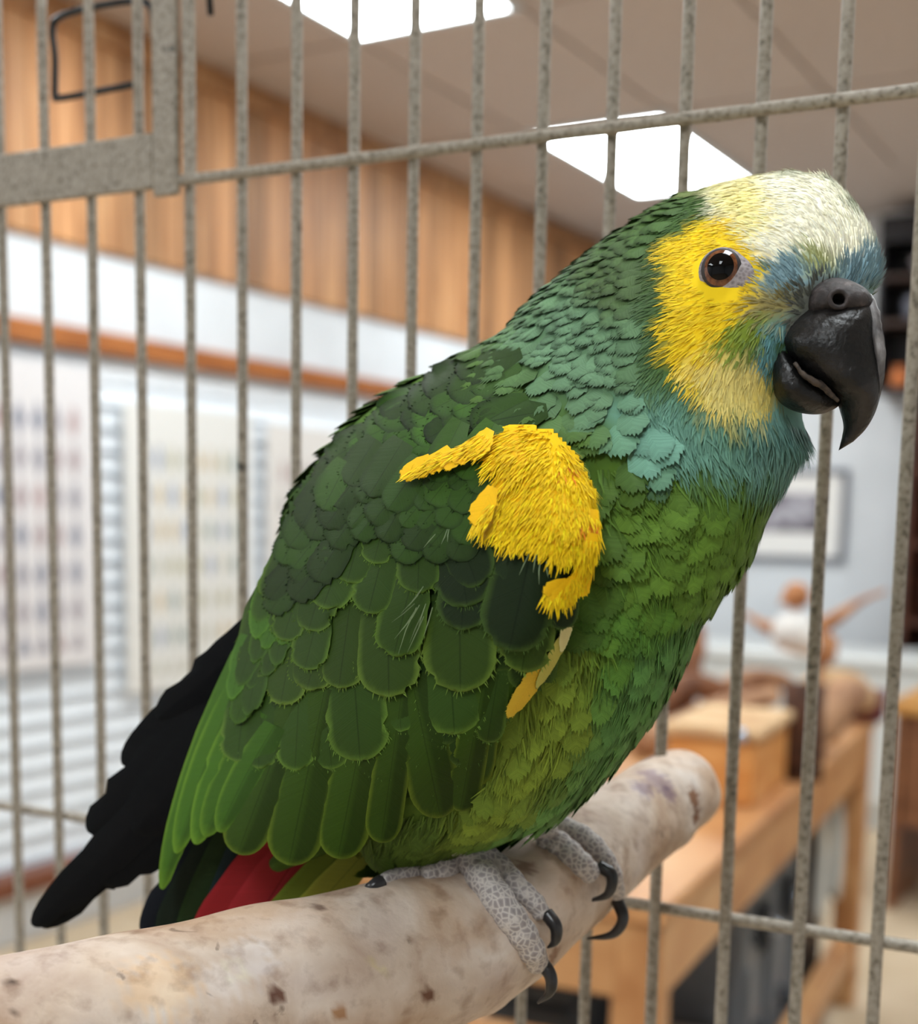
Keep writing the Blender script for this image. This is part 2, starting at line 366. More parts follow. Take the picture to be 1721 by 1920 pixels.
pot('bowl', S_(ta+0.2, hs[2]+0.022), bowl, plain('pale_glaze', (176, 166, 170), 0.4), 'pale bowl on the upper board of the dark wall shelf', 'bowl')

# brown bookcase at the far right
_, tb, _ = onback(1694, 1000, 0.35); bk = noise_mat('dark_brown_wood', [(0.3, (52, 26, 16)), (0.7, (92, 48, 28))], scale=5, stretch=(1, 1, 6), rough=0.45)
be = empty('bookcase', R(SB-0.17, tb+0.4, 0), 'dark brown open bookcase standing against the far wall', 'bookcase')
G().frame_box(fb, tb, tb+0.03, 0, 1.98, 0.001, 0.35, bev=0.004).build('side_panel', bk, be)
G().frame_box(fb, tb+0.87, tb+0.9, 0, 1.98, 0.001, 0.35, bev=0.004).build('side_panel', bk, be)
G().frame_box(fb, tb+0.03, tb+0.87, 0, 1.98, 0.001, 0.015).build('back_panel', bk, be)
for h in (0.05, 0.5, 0.88, 1.25, 1.6, 1.95): G().frame_box(fb, tb+0.03, tb+0.87, h, h+0.025, 0.015, 0.34).build('shelf_board', bk, be)

# white counter in front of the far wall, with a mounted bird on it
ctop = 0.77
_q = toroom(hit(1560, 1190, np.array([0, 0, ctop]), np.array([0, 0, 1.0])))
cs0 = 3.15; ct0 = toroom(hit(1405, 1240, R(cs0, 0, 0), Wd))[1]-0.6
white_lam = plain('white_laminate', (212, 214, 212), 0.35, var=0.015)
ce = empty('white_counter', R(cs0+0.35, ct0+1.2, 0), 'long white counter with a rounded top standing before the far wall', 'counter')
G().frame_box(fr, cs0, cs0+0.6, ct0, ct0+2.2, ctop-0.045, ctop, bev=0.012).build('worktop', white_lam, ce)
G().frame_box(fr, cs0+0.03, cs0+0.58, ct0+0.03, ct0+2.17, 0.08, ctop-0.046).build('body', white_lam, ce)
for i in range(4):
    G().frame_box(fr, cs0+0.012, cs0+0.0295, ct0+0.05+i*0.535, ct0+0.56+i*0.535, 0.12, ctop-0.07, bev=0.004).build('door', white_lam, ce)
G().frame_box(fr, cs0+0.06, cs0+0.56, ct0+0.05, ct0+2.15, 0, 0.079).build('plinth', white_lam, ce)

# ================================================================== TABLE AND THE THINGS ON AND UNDER IT
TH = 0.82; upv = np.array([0, 0, 1.0])
def onh(x, y, h): return hit(x, y, np.array([0, 0, h]), upv)
TA = onh(1248, 1702, TH); TBk = onh(1645, 1345, TH)
Td = TBk-TA; TLn = float(np.linalg.norm(Td)); Td = Td/TLn; Tl = np.array([-Td[1], Td[0], 0])
def tf(a, b, h): return np.array([TA[0], TA[1], 0])+Td*a+Tl*b+upv*h
oak = noise_mat('oak_table', [(0.25, (158, 102, 58)), (0.5, (192, 140, 92)), (0.75, (212, 168, 120))], scale=2.2, stretch=(3, 1.2, 3), rough=0.4, rand=0.06, distortion=0.5)
oak_d = oak; oak_leg = oak
TW = 0.62
te = empty('wooden_table', tf(TLn/2, TW/2, 0), 'long orange-brown wooden table with deep aprons beyond the cage', 'table')
nb = 5
for i in range(nb):
    b0 = i*TW/nb; G().frame_box(tf, 0, TLn, b0+0.001, b0+TW/nb-0.001, TH-0.03, TH, bev=0.004).build('plank', oak, te)
G().frame_box(tf, 0.02, TLn-0.02, 0.008, 0.03, TH-0.145, TH-0.031, bev=0.003).build('apron', oak_d, te)
G().frame_box(tf, 0.02, TLn-0.02, TW-0.03, TW-0.008, TH-0.145, TH-0.031, bev=0.003).build('apron', oak_d, te)
dr = G().frame_box(tf, 0.008, 0.03, 0.07, TW-0.07, TH-0.145, TH-0.031, bev=0.003).build('drawer', oak_d, te)
G().add(*ball(tf(-0.008, TW/2, TH-0.09), 0.016)).build('knob', oak_leg, dr, smooth=True)
G().frame_box(tf, TLn-0.03, TLn-0.008, 0.07, TW-0.07, TH-0.145, TH-0.031, bev=0.003).build('apron', oak_d, te)
for a in (0.01, TLn-0.08):
    for b_ in (0.01, TW-0.08):
        G().frame_box(tf, a, a+0.07, b_, b_+0.07, 0, TH-0.031, bev=0.006).build('leg', oak_leg, te)
G().frame_box(tf, 0.08, TLn-0.08, 0.02, 0.07, 0.13, 0.21, bev=0.005).build('stretcher', oak, te)
G().frame_box(tf, 0.08, TLn-0.08, TW-0.07, TW-0.02, 0.13, 0.21, bev=0.005).build('stretcher', oak, te)
G().frame_box(tf, 0.012, 0.04, 0.08, TW-0.08, 0.42, 0.6, bev=0.005).build('end_panel', oak_d, te)

dw_tan = noise_mat('driftwood_tan', [(0.3, (128, 88, 62)), (0.55, (176, 134, 100)), (0.8, (206, 172, 138))], scale=9, stretch=(1, 1, 1), rough=0.7, detail=8, bump=0.5)
dw_brn = noise_mat('driftwood_brown', [(0.3, (92, 56, 38)), (0.7, (166, 112, 76))], scale=9, rough=0.7, detail=8, bump=0.5)
dw_pale = noise_mat('driftwood_pale', [(0.3, (186, 146, 104)), (0.7, (226, 194, 150))], scale=9, rough=0.7, detail=8, bump=0.4)
def branch(px, h, rad, m, label, group='driftwood on the table', forks=()):
    """px: list of (x, y); the lowest stands on the table; distance from the table below its first point"""
    z = proj(onh(px[0][0], px[0][1], TH))[2]
    def run(pp, rr, z0, dz):
        s = spline([P(x, y, z0+dz*i/max(1, len(pp)-1)) for i, (x, y) in enumerate(pp)], 4*len(pp)); r_ = np.interp(np.linspace(0, 1, len(s)), np.linspace(0, 1, len(rr)), rr)
        return s, r_
    g = G(); s, r_ = run(px, rad, z, h); g.tube(s, r_, 10, jitter=0.06)
    for fpx, frad in forks:
        s2, r2 = run(fpx, frad, z+h*0.5, 0.03); g.tube(s2, r2, 8, jitter=0.06)
    lo = min(v[2] for v in g.v); dz = TH-lo
    g.v = [(v[0], v[1], v[2]+max(0, dz)+0.001) for v in g.v]
    setp(g.build('driftwood', m, smooth=True, origin=onh(px[0][0], px[0][1], TH)), label, 'driftwood', group)
branch([(1200, 1420), (1270, 1392), (1340, 1362), (1400, 1345), (1450, 1330)], 0.25, [.035, .03, .034, .03, .022], dw_tan, 'long tan driftwood branch lying over the wooden box')
branch([(1180, 1400), (1240, 1340), (1300, 1312), (1350, 1330), (1390, 1318)], 0.2, [.045, .04, .03, .035, .025], dw_brn, 'brown twisted driftwood branch next to the belly of the parrot')
branch([(1250, 1380), (1268, 1300), (1290, 1230), (1306, 1185)], 0.05, [.05, .055, .045, .02], dw_brn, 'upright brown driftwood stump with a narrow tip')
branch([(1500, 1370), (1510, 1325), (1545, 1296), (1600, 1306), (1625, 1330)], 0.12, [.03, .035, .045, .045, .03], dw_pale, 'pale bleached log arching over the far end of the table')
branch([(1500, 1420), (1540, 1380), (1580, 1345), (1610, 1335)], 0.15, [.05, .06, .05, .03], dw_tan, 'short thick tan log piece near the maroon cup')
branch([(1340, 1340), (1380, 1300), (1440, 1290), (1480, 1300)], 0.2, [.03, .035, .03, .02], dw_tan, 'curved tan root resting behind the wooden box')
# wooden box with a bolt
oakbox = noise_mat('box_wood', [(0.3, (196, 124, 58)), (0.7, (226, 166, 100))], scale=4, stretch=(2, 2, 5), rough=0.45)
bz = onh(1372, 1512, TH); ba = float((bz-TA)@Td); bb = float((bz-TA)@Tl)
bo = empty('wooden_box', tf(ba+0.12, bb, TH), 'honey-coloured wooden box with a shiny bolt head on the table', 'box')
G().frame_box(tf, ba, ba+0.3, bb-0.04, bb+0.13, TH+0.001, TH+0.125, bev=0.005).build('body', oakbox, bo)
G().frame_box(tf, ba-0.012, ba+0.31, bb-0.05, bb+0.14, TH+0.126, TH+0.15, bev=0.006).build('lid', dw_pale, bo)
steel = noise_mat('bolt_steel', [(0.3, (150, 166, 190)), (0.7, (210, 222, 236))], scale=20, rough=0.25, metallic=0.8)
G().add(*ball(tf(ba-0.02, bb-0.01, TH+0.138), 0.018, sz=0.9)).build('bolt', steel, bo, smooth=True)
# hollow dark log standing by the box
hz_ = onh(1500, 1460, TH); hr = 0.042; vs = []; fs = []; n = 20; prof = [(hr, 0), (hr*1.06, 0.06), (hr*0.95, 0.12), (hr, 0.2), (hr*0.72, 0.2), (hr*0.68, 0.1), (hr*0.66, 0.02)]
for (r_, h) in prof:
    for j in range(n): vs.append((hz_[0]+r_*math.cos(2*math.pi*j/n)*(1+0.05*math.sin(5*j)), hz_[1]+r_*math.sin(2*math.pi*j/n)*(1+0.05*math.sin(5*j)), TH+h))
for i in range(len(prof)-1):
    for j in range(n): fs.append((i*n+j, i*n+(j+1) % n, (i+1)*n+(j+1) % n, (i+1)*n+j))
fs += [tuple(range(n)), tuple(range((len(prof)-1)*n, len(prof)*n))]
setp(mesh_obj('hollow_log', vs, fs, noise_mat('bark_dark', [(0.3, (38, 20, 12)), (0.6, (84, 50, 32)), (0.85, (128, 88, 64))], scale=14, stretch=(1, 1, 3), rough=0.8, bump=0.6), origin=(hz_[0], hz_[1], TH)), 'dark brown hollow log standing beside the wooden box', 'log')
mz = onh(1625, 1352, TH); pot('cup', (mz[0], mz[1], TH), [(0.035, 0), (0.045, 0.01), (0.05, 0.085), (0.046, 0.085), (0.04, 0.02)], plain('maroon_glaze', (92, 30, 40), 0.4), 'maroon cup at the far corner of the wooden table', 'cup')

# mounted bird with spread wings standing at the far end of the table
bzz = 3.35
mb = empty('bird_figure', P(1545, 1325, bzz), 'white-bellied brown bird figure with spread wings on a stick', 'figurine')
fig_w = plain('figure_white', (228, 226, 222), 0.7, var=0.03); fig_b = noise_mat('figure_brown', [(0.3, (140, 84, 46)), (0.7, (196, 142, 98))], scale=14, rough=0.7)
fig_h = noise_mat('figure_head', [(0.3, (138, 84, 50)), (0.7, (190, 130, 84))], scale=14, rough=0.7)
s = spline([P(1452, 1165, bzz), P(1478, 1180, bzz), P(1505, 1200, bzz), P(1530, 1222, bzz)], 14); g = G().tube(s, np.interp(np.linspace(0, 1, 14), [0, .15, .4, .75, 1], [.01, .045, .056, .04, .018]), 16); g.build('body', fig_w, mb, smooth=True)
g = G(); v, f = ball(P(1493, 1117, bzz-0.02), 0.034); g.add(v, f); s = spline([P(1478, 1120, bzz-0.03), P(1468, 1126, bzz-0.045), P(1463, 1134, bzz-0.05)], 6); g.tube(s, [.012, .011, .009, .007, .005, .002], 8); hd_ = g.build('head', fig_h, mb, smooth=True)
def fwing(pts, w0, name='wing'):
    s = spline(pts, 12); g = G(); vs = []; n = len(s); dn = -UP
    for i, q in enumerate(s):
        t = i/(n-1); w = w0*(0.5+0.6*math.sin(math.pi*min(1, t*1.1+0.15)))*(1-t*0.6)
        for (k, d) in ((0, 0), (0.5, 0.012*(1-t)), (1, 0), (0.5, -0.004)): vs.append(q+dn*w*k-FWD*d)
    fs = [(i*4+j, i*4+(j+1) % 4, i*4+4+(j+1) % 4, i*4+4+j) for i in range(n-1) for j in range(4)]+[(3, 2, 1, 0), tuple(range((n-1)*4, n*4))]
    mesh_obj(name, vs, fs, fig_b, mb)
fwing([P(1520, 1165, bzz+0.01), P(1560, 1148, bzz+0.02), P(1610, 1122, bzz+0.02), P(1662, 1104, bzz+0.02)], 0.05)
fwing([P(1470, 1160, bzz+0.03), P(1440, 1165, bzz+0.06), P(1405, 1150, bzz+0.1), P(1385, 1140, bzz+0.14)], 0.04)
fwing([P(1540, 1180, bzz), P(1546, 1205, bzz), P(1548, 1235, bzz), P(1540, 1262, bzz)], 0.02, 'tail')
g = G().tube([P(1535, 1180, bzz), P(1550, 1205, bzz), P(1548, 1230, bzz), P(1536, 1255, bzz)], [.012, .03, .028, .006], 10); g.build('tail', fig_b, mb, smooth=True)
q = P(1538, 1230, bzz); foot = np.array([q[0], q[1], TH+0.001]); G().tube([q, foot+np.array([0, 0, 0.012])], [.008, .01], 10).build('stick', fig_b, mb, smooth=True)
v, f = ball(foot+np.array([0, 0, 0.01]), 0.06, sz=0.15); G().add(v, f).build('base', dw_brn, mb, smooth=True)

# things under the table
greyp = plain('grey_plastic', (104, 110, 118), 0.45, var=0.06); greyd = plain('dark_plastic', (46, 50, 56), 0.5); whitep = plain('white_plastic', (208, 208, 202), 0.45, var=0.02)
def boxat(a0, a1, b0, b1, h0, h1): return G().frame_box(tf, a0, a1, b0, b1, h0, h1, bev=0.012)
gc = empty('storage_case', tf(1.26, 0.26, 0), 'grey plastic storage case with latches under the wooden table', 'case')
boxat(0.97, 1.53, 0.1, 0.42, 0.0, 0.54).build('body', greyp, gc); boxat(0.955, 1.545, 0.085, 0.435, 0.545, 0.63).build('lid', greyp, gc)
for a in (1.08, 1.34):
    l = boxat(a, a+0.06, 0.07, 0.099, 0.42, 0.53).build('latch', greyd, gc); v, f = ball(tf(a+0.03, 0.066, 0.475), 0.016); G().add(v, f).build('rivet', steel, l, smooth=True)
for a in (1.0, 1.2, 1.27, 1.48): G().frame_box(tf, a-0.014, a+0.014, 0.086, 0.0995, 0.02, 0.41, bev=0.004).build('rib', greyp, gc)
for a, h in ((1.1, 0.24), (1.36, 0.24), (1.1, 0.08)):
    v, f = ball(tf(a, 0.092, h), 0.02); G().add(v, f).build('rivet', greyd, gc, smooth=True)
bc = empty('black_crate', tf(1.77, 0.27, 0), 'black plastic crate with a white rim and white handles under the table', 'crate')
boxat(1.59, 1.95, 0.1, 0.44, 0.0, 0.58).build('body', plain('black_plastic', (14, 16, 18), 0.5), bc)
boxat(1.575, 1.965, 0.085, 0.455, 0.585, 0.64).build('rim', whitep, bc)
for a in (1.66, 1.9): G().tube(spline([tf(a, 0.07, 0.61), tf(a, 0.062, 0.48), tf(a, 0.064, 0.34)], 8), 0.018, 10).build('handle', whitep, bc, smooth=True)
wb = empty('white_tub', tf(0.74, 0.2, 0), 'low white plastic tub on the floor in front of the added dark box', 'tub')
boxat(0.57, 0.92, 0.1, 0.31, 0.0, 0.24).build('body', whitep, wb); boxat(0.56, 0.93, 0.09, 0.32, 0.242, 0.29).build('rim', whitep, wb)
db = empty('shade_filler_box', tf(0.74, 0.45, 0), 'dark box added to fill the shade behind the white tub under the table', 'shade filler')  # added dark box, stands in for plain shade under the table
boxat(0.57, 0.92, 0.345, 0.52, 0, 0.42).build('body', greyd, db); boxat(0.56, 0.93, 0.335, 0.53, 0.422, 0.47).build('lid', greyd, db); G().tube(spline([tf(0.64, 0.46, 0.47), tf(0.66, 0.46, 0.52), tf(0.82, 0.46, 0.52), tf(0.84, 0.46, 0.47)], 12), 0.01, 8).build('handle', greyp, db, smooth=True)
# desk and paper box further right
dk0 = toroom(onh(1680, 1318, 0.74)); 
de = empty('desk', R(dk0[0]+0.3, dk0[1]+0.5, 0), 'brown desk with a yellow wooden top near the bookcase', 'desk')
desk_b = noise_mat('desk_brown', [(0.3, (104, 64, 40)), (0.7, (142, 94, 62))], scale=4, stretch=(1, 1, 5), rough=0.5)
s0, t0 = dk0[0], dk0[1]
G().frame_box(fr, s0, s0+0.6, t0-0.03, t0+1.2, 0.70, 0.74, bev=0.005).build('top', noise_mat('desk_top', [(0.3, (176, 122, 60)), (0.7, (204, 152, 86))], scale=4, rough=0.45), de)
G().frame_box(fr, s0+0.02, s0+0.58, t0, t0+0.03, 0, 0.699).build('side_panel', desk_b, de)
G().frame_box(fr, s0+0.02, s0+0.58, t0+1.14, t0+1.17, 0, 0.699).build('side_panel', desk_b, de)
G().frame_box(fr, s0+0.04, s0+0.06, t0+0.03, t0+1.14, 0.3, 0.699).build('front_panel', desk_b, de)
pf = toroom(onh(1690, 1625, 0.0))
pe = empty('paper_box', R(pf[0], pf[1], 0), 'low white cardboard box lying on the tan floor', 'box')
G().frame_box(fr, pf[0]-0.0, pf[0]+0.3, pf[1]-0.06, pf[1]+0.5, 0.0, 0.15, bev=0.004).build('body', plain('paper_white', (226, 230, 236), 0.6, var=0.01), pe)
G().frame_box(fr, pf[0]-0.005, pf[0]+0.305, pf[1]-0.065, pf[1]+0.505, 0.152, 0.2, bev=0.004).build('lid', bpy.data.materials['paper_white'], pe)

# ================================================================== CAGE
KA, KB, KC, KS = -0.33700264, 0.03795392, -0.01938631, 0.74
def cage_xy(k): return np.array([KS*(KA+KB*k), KS*(1+KC*k), 0.0])
Cd = cage_xy(1)-cage_xy(0); CSP = float(np.linalg.norm(Cd)); Cd = Cd/CSP; Cn = np.array([Cd[1], -Cd[0], 0])      # Cn towards the camera side
if Cn[1] > 0: Cn = -Cn
def cf(k, d, h): return cage_xy(0)+Cd*(k*CSP)+Cn*d+upv*h
def metal_mat():
    m, nt, b = newmat('cage_paint'); tc0 = nd(nt, 'ShaderNodeTexCoord'); oi = nd(nt, 'ShaderNodeObjectInfo'); sc = nd(nt, 'ShaderNodeVectorMath', operation='SCALE'); sc.inputs[0].default_value = (3, 5, 7); nt.links.new(oi.outputs['Random'], sc.inputs['Scale'])
    tc = nd(nt, 'ShaderNodeVectorMath', operation='ADD'); nt.links.new(tc0.outputs['Object'], tc.inputs[0]); nt.links.new(sc.outputs[0], tc.inputs[1])
    n1 = nd(nt, 'ShaderNodeTexNoise'); n1.inputs['Scale'].default_value = 420; n1.inputs['Detail'].default_value = 3; nt.links.new(tc.outputs[0], n1.inputs['Vector'])
    n2 = nd(nt, 'ShaderNodeTexNoise'); n2.inputs['Scale'].default_value = 60; n2.inputs['Detail'].default_value = 4; nt.links.new(tc.outputs[0], n2.inputs['Vector'])
    r1 = ramp(nt, [(0.33, (106, 98, 86)), (0.44, (148, 139, 126)), (0.7, (172, 163, 151))], n1.outputs['Fac'])
    r2 = ramp(nt, [(0.26, (60, 54, 46)), (0.31, (255, 255, 255)), (0.7, (244, 243, 240))], n2.outputs['Fac'])
    mx = nd(nt, 'ShaderNodeMixRGB', blend_type='MULTIPLY'); mx.inputs[0].default_value = 0.8; nt.links.new(r1.outputs[0], mx.inputs[1]); nt.links.new(r2.outputs[0], mx.inputs[2])
    nt.links.new(mx.outputs[0], b.inputs['Base Color']); b.inputs['Roughness'].default_value = 0.5
    bp = nd(nt, 'ShaderNodeBump'); bp.inputs['Strength'].default_value = 0.25; bp.inputs['Distance'].default_value = 0.0006; nt.links.new(n1.outputs['Fac'], bp.inputs['Height']); nt.links.new(bp.outputs[0], b.inputs['Normal'])
    return m
metal = metal_mat(); blackw = plain('black_wire', (32, 34, 36), 0.4)
cg = empty('bird_cage', cf(8, 0, 0), 'beige painted wire bird cage panel with a door in one corner', 'cage')
BR = 0.0026
bar0 = None
for k in range(-3, 19):
    if bar0 is None:
        bar0 = G().tube([cf(k, 0, 0.80+0.02*i) for i in range(52)], [BR*(1+0.03*math.sin(i*2.3)) for i in range(52)], 10).build('bar', metal, cg, smooth=True); k0 = k
    elif k == 4:
        inst(bar0, Cd*CSP*(k-k0), cg)
    else:
        inst(bar0, Cd*CSP*(k-k0), cg)
for h, k1 in ((1.511, -3), (1.181, -3), (0.85, -3), (1.80, -3)):
    a = k1 if h != 1.511 else 3.95
    G().tube([cf(a+(18.5-a)*i/40, 0.0046 if h > 1.4 else -0.0046, h) for i in range(41)], [BR*(1+0.04*math.sin(i*1.7)) for i in range(41)], 10).build('crossbar', metal, cg, smooth=True)
# frame posts to the floor outside the picture
for k in (-3.4, 18.6):
    G().frame_box(lambda a, b, c: cf(k, 0, 0)+Cd*a+Cn*b+upv*c, -0.01, 0.01, -0.01, 0.01, 0, 1.85, bev=0.002).build('post', metal, cg)
for h in (0.78, 1.82): G().frame_box(lambda a, b, c: cf(a, b, c), -3.3, 18.5, -0.008, 0.008, h, h+0.022, bev=0.002).build('rail', metal, cg)
# door: flat steel strips with its own wires
ff = lambda a, b, c: cage_xy(0)+Cd*a+Cn*b+upv*c
door = G().frame_box(ff, -0.10, 0.1085, 0.003, 0.0065, 1.5085, 1.535, bev=0.001).frame_box(ff, 0.108, 0.1235, 0.003, 0.0065, 1.5045, 1.78, bev=0.001).frame_box(ff, -0.10, 0.1085, 0.003, 0.0065, 1.755, 1.78, bev=0.001).build('door_frame', metal, cg)
G().frame_box(ff, 0.1262, 0.1325, 0.002, 0.006, 1.512, 1.79, bev=0.0008).build('door_stop', metal, cg)
# black wire latch hanging behind the door wires
def cp(x, y, d=0.012):
    return hit(x, y, cage_xy(0)-Cn*d, Cn)
s = spline([cp(252, 158), cp(180, 172), cp(112, 184), cp(103, 176), cp(103, 110), cp(98, 55), cp(112, 32), cp(170, 14), cp(250, 2), cp(282, 12), cp(292, 60)], 60)
G().tube(s, 0.0019, 8).build('latch_wire', blackw, cg, smooth=True)
G().tube([cp(395, 28), cp(388, -60)], 0.0017, 8).build('hook', blackw, cg, smooth=True)

# ================================================================== PERCH
def perch_mat():
    m, nt, b = newmat('perch_bark'); tc = nd(nt, 'ShaderNodeTexCoord'); U = tc.outputs['Object']
    def nz(s, d=6, dist=0.0):
        n_ = nd(nt, 'ShaderNodeTexNoise'); n_.inputs['Scale'].default_value = s; n_.inputs['Detail'].default_value = d; n_.inputs['Distortion'].default_value = dist; nt.links.new(U, n_.inputs['Vector']); return n_
    a = nz(32, 8, 0.6); c = nz(140, 5); d = nz(16, 5, 1.0); e = nz(75, 6, 1.0)
    r1 = ramp(nt, [(0.28, (178, 152, 132)), (0.42, (204, 184, 166)), (0.58, (218, 202, 188)), (0.72, (228, 218, 210))], a.outputs['Fac'])
    r2 = ramp(nt, [(0.3, (170, 148, 132)), (0.5, (255, 255, 255)), (0.8, (242, 238, 234))], c.outputs['Fac'])
    r3 = ramp(nt, [(0.36, (226, 206, 186)), (0.5, (255, 255, 255)), (0.66, (236, 232, 236))], d.outputs['Fac'])
    r4 = ramp(nt, [(0.27, (84, 64, 54)), (0.31, (255, 255, 255))], e.outputs['Fac'])
    out = r1.outputs[0]
    at = nd(nt, 'ShaderNodeAttribute', attribute_name='Col')
    mx = nd(nt, 'ShaderNodeMixRGB', blend_type='MULTIPLY'); mx.inputs[0].default_value = 1.0; nt.links.new(out, mx.inputs[1]); nt.links.new(at.outputs['Color'], mx.inputs[2]); out = mx.outputs[0]
    for r_, f in ((r2, 0.5), (r3, 0.8), (r4, 0.5)):
        mx = nd(nt, 'ShaderNodeMixRGB', blend_type='MULTIPLY'); mx.inputs[0].default_value = f; nt.links.new(out, mx.inputs[1]); nt.links.new(r_.outputs[0], mx.inputs[2]); out = mx.outputs[0]
    nt.links.new(out, b.inputs['Base Color']); b.inputs['Roughness'].default_value = 0.65; b.inputs['Specular IOR Level'].default_value = 0.25
    ad = nd(nt, 'ShaderNodeMath', operation='ADD'); nt.links.new(c.outputs['Fac'], ad.inputs[0]); nt.links.new(a.outputs['Fac'], ad.inputs[1])
    bp = nd(nt, 'ShaderNodeBump'); bp.inputs['Strength'].default_value = 0.5; bp.inputs['Distance'].default_value = 0.0015; nt.links.new(ad.outputs[0], bp.inputs['Height']); nt.links.new(bp.outputs[0], b.inputs['Normal'])
    return m
PERCH = [(-260, 2050, .36, .029), (100, 1960, .385, .0285), (400, 1890, .41, .0278), (650, 1832, .435, .028), (850, 1765, .46, .0272), (1000, 1680, .487, .0235), (1100, 1605, .515, .021), (1200, 1530, .555, .0198), (1292, 1470, .602, .0186)]
NP = 240; NR = 96
ax = spline([list(P(x, y, z))+[r] for x, y, z, r in PERCH], NP)
pv = []; pf_ = []
KNOTS = [(0.235, 2.2, 0.0024), (0.52, 1.3, 0.002), (0.71, 1.8, 0.0022), (0.9, 0.6, 0.002), (0.40, 0.7, 0.0016)]
T0 = ax[1, :3]-ax[0, :3]; aa = np.cross(T0, upv); aa /= np.linalg.norm(aa)
ph = rng.uniform(0, 6.28, 12)
for i in range(NP):
    T = ax[min(i+1, NP-1), :3]-ax[max(i-1, 0), :3]; T /= np.linalg.norm(T); aa = aa-T*(aa@T); aa /= np.linalg.norm(aa); bb_ = np.cross(T, aa)
    t = i/(NP-1)
    for j in range(NR):
        th = 2*math.pi*j/NR
        r_ = ax[i, 3]*(1+0.018*math.sin(3*th+9*t+ph[0])+0.012*math.sin(2*th-23*t+ph[1])+0.01*math.sin(5*th+41*t+ph[2])+0.008*math.sin(th*4-60*t+ph[3]))
        for kt, kth, ka in KNOTS:
            dd = ((t-kt)/0.014)**2+((math.remainder(th-kth, 2*math.pi))/0.22)**2
            r_ += ka*math.exp(-dd)-1.5*ka*math.exp(-dd*7)
        e = max(0, (t-0.965)/0.035); r_ *= math.sqrt(max(0.0, 1-0.55*e*e))*(1+0.02*e*math.sin(7*th))
        pv.append(ax[i, :3]+r_*(aa*math.cos(th)+bb_*math.sin(th)))
pf_ = [(i*NR+j, i*NR+(j+1) % NR, (i+1)*NR+(j+1) % NR, (i+1)*NR+j) for i in range(NP-1) for j in range(NR)]
k = NP*NR; pv += [ax[0, :3], ax[-1, :3]-T*0.002]
pf_ += [(k, (j+1) % NR, j) for j in range(NR)]+[(k+1, (NP-1)*NR+j, (NP-1)*NR+(j+1) % NR) for j in range(NR)]
PB = BVHTree.FromPolygons([tuple(v) for v in pv], pf_)
pcol = np.ones((len(pv), 3)); pva = np.array(pv)
for (x, y, r_, c) in ((520, 1862, 15, (128, 96, 84)), (806, 1866, 13, (140, 108, 92)), (1232, 1462, 34, (190, 178, 190)), (1205, 1478, 22, (190, 178, 190)), (1255, 1488, 18, (186, 172, 184)), (1302, 1496, 20, (160, 122, 98)), (1306, 1530, 16, (150, 112, 90)), (700, 1806, 9, (236, 230, 200)), (716, 1818, 8, (240, 236, 210)),
                      (30, 1904, 7, (96, 84, 76)), (62, 1911, 6, (96, 84, 76)), (20, 1842, 9, (120, 108, 100)), (440, 1702, 9, (104, 80, 70)), (600, 1702, 12, (150, 136, 130)), (985, 1625, 18, (186, 168, 160)), (640, 1900, 14, (188, 150, 116)), (470, 1800, 44, (244, 244, 246)), (420, 1840, 40, (244, 242, 242)), (300, 1850, 60, (246, 226, 200)), (1040, 1790, 16, (176, 150, 134))):
    d_ = ray(x, y); h_ = PB.ray_cast(Vector(CAM), Vector(d_).normalized())
    if h_[0] is None: continue
    q_ = np.array(h_[0]); rm = r_*proj(q_)[2]/F; dd_ = pva-q_; nz_ = 1+0.25*np.sin(dd_[:, 0]*2600+dd_[:, 2]*900)+0.2*np.sin(dd_[:, 2]*3100)
    w_ = np.clip((1.25-np.linalg.norm(dd_, axis=1)/(rm*nz_))*2.5, 0, 1)[:, None]; pcol = pcol*(1-w_)+pcol*(lin(c)/lin((236, 228, 220)))*w_
perch = setp(mesh_obj('perch_branch', pv, pf_, perch_mat(), origin=ax[NP//2, :3], cols=np.clip(pcol, 0, 1.3)), 'thick pale peeled branch perch fixed to the cage wires', 'perch')
PB = BVHTree.FromPolygons([tuple(v) for v in pv], pf_)
def cast(bvh, x, y):
    d = ray(x, y); l = np.linalg.norm(d); h = bvh.ray_cast(Vector(CAM), Vector(d/l))
    return None if h[0] is None else proj(np.array(h[0]))[2]

# ================================================================== PARROT
# ---- body: one continuous surface through measured cross-sections (left edge, right edge, depth, half thickness, depth skew)
BODY = [(1400, 332, 1560, 335, .432, .012, .004), (1330, 348, 1605, 382, .432, .0225, .008), (1240, 387, 1640, 448, .433, .0305, .012), (1160, 437, 1650, 520, .434, .036, .016),
        (1080, 497, 1600, 600, .436, .039, .018), (1010, 555, 1530, 690, .438, .041, .020), (958, 608, 1503, 770, .440, .043, .020), (900, 650, 1515, 832, .442, .046, .020),
        (820, 692, 1490, 882, .445, .049, .022), (730, 742, 1448, 945, .447, .052, .024), (655, 802, 1412, 1020, .449, .055, .024), (597, 862, 1368, 1090, .450, .057, .024),
        (558, 930, 1324, 1150, .451, .058, .024), (532, 1000, 1290, 1220, .452, .058, .024), (512, 1070, 1248, 1300, .453, .057, .022), (500, 1140, 1193, 1380, .455, .055, .020),
        (492, 1220, 1120, 1465, .457, .052, .016), (500, 1310, 1040, 1532, .459, .048, .012), (540, 1410, 960, 1568, .461, .042, .008), (590, 1500, 890, 1592, .463, .034, .004), (645, 1570, 840, 1618, .465, .024, 0.0)]
NS = 100; NB = 72
bs = spline(BODY, NS); bv = []
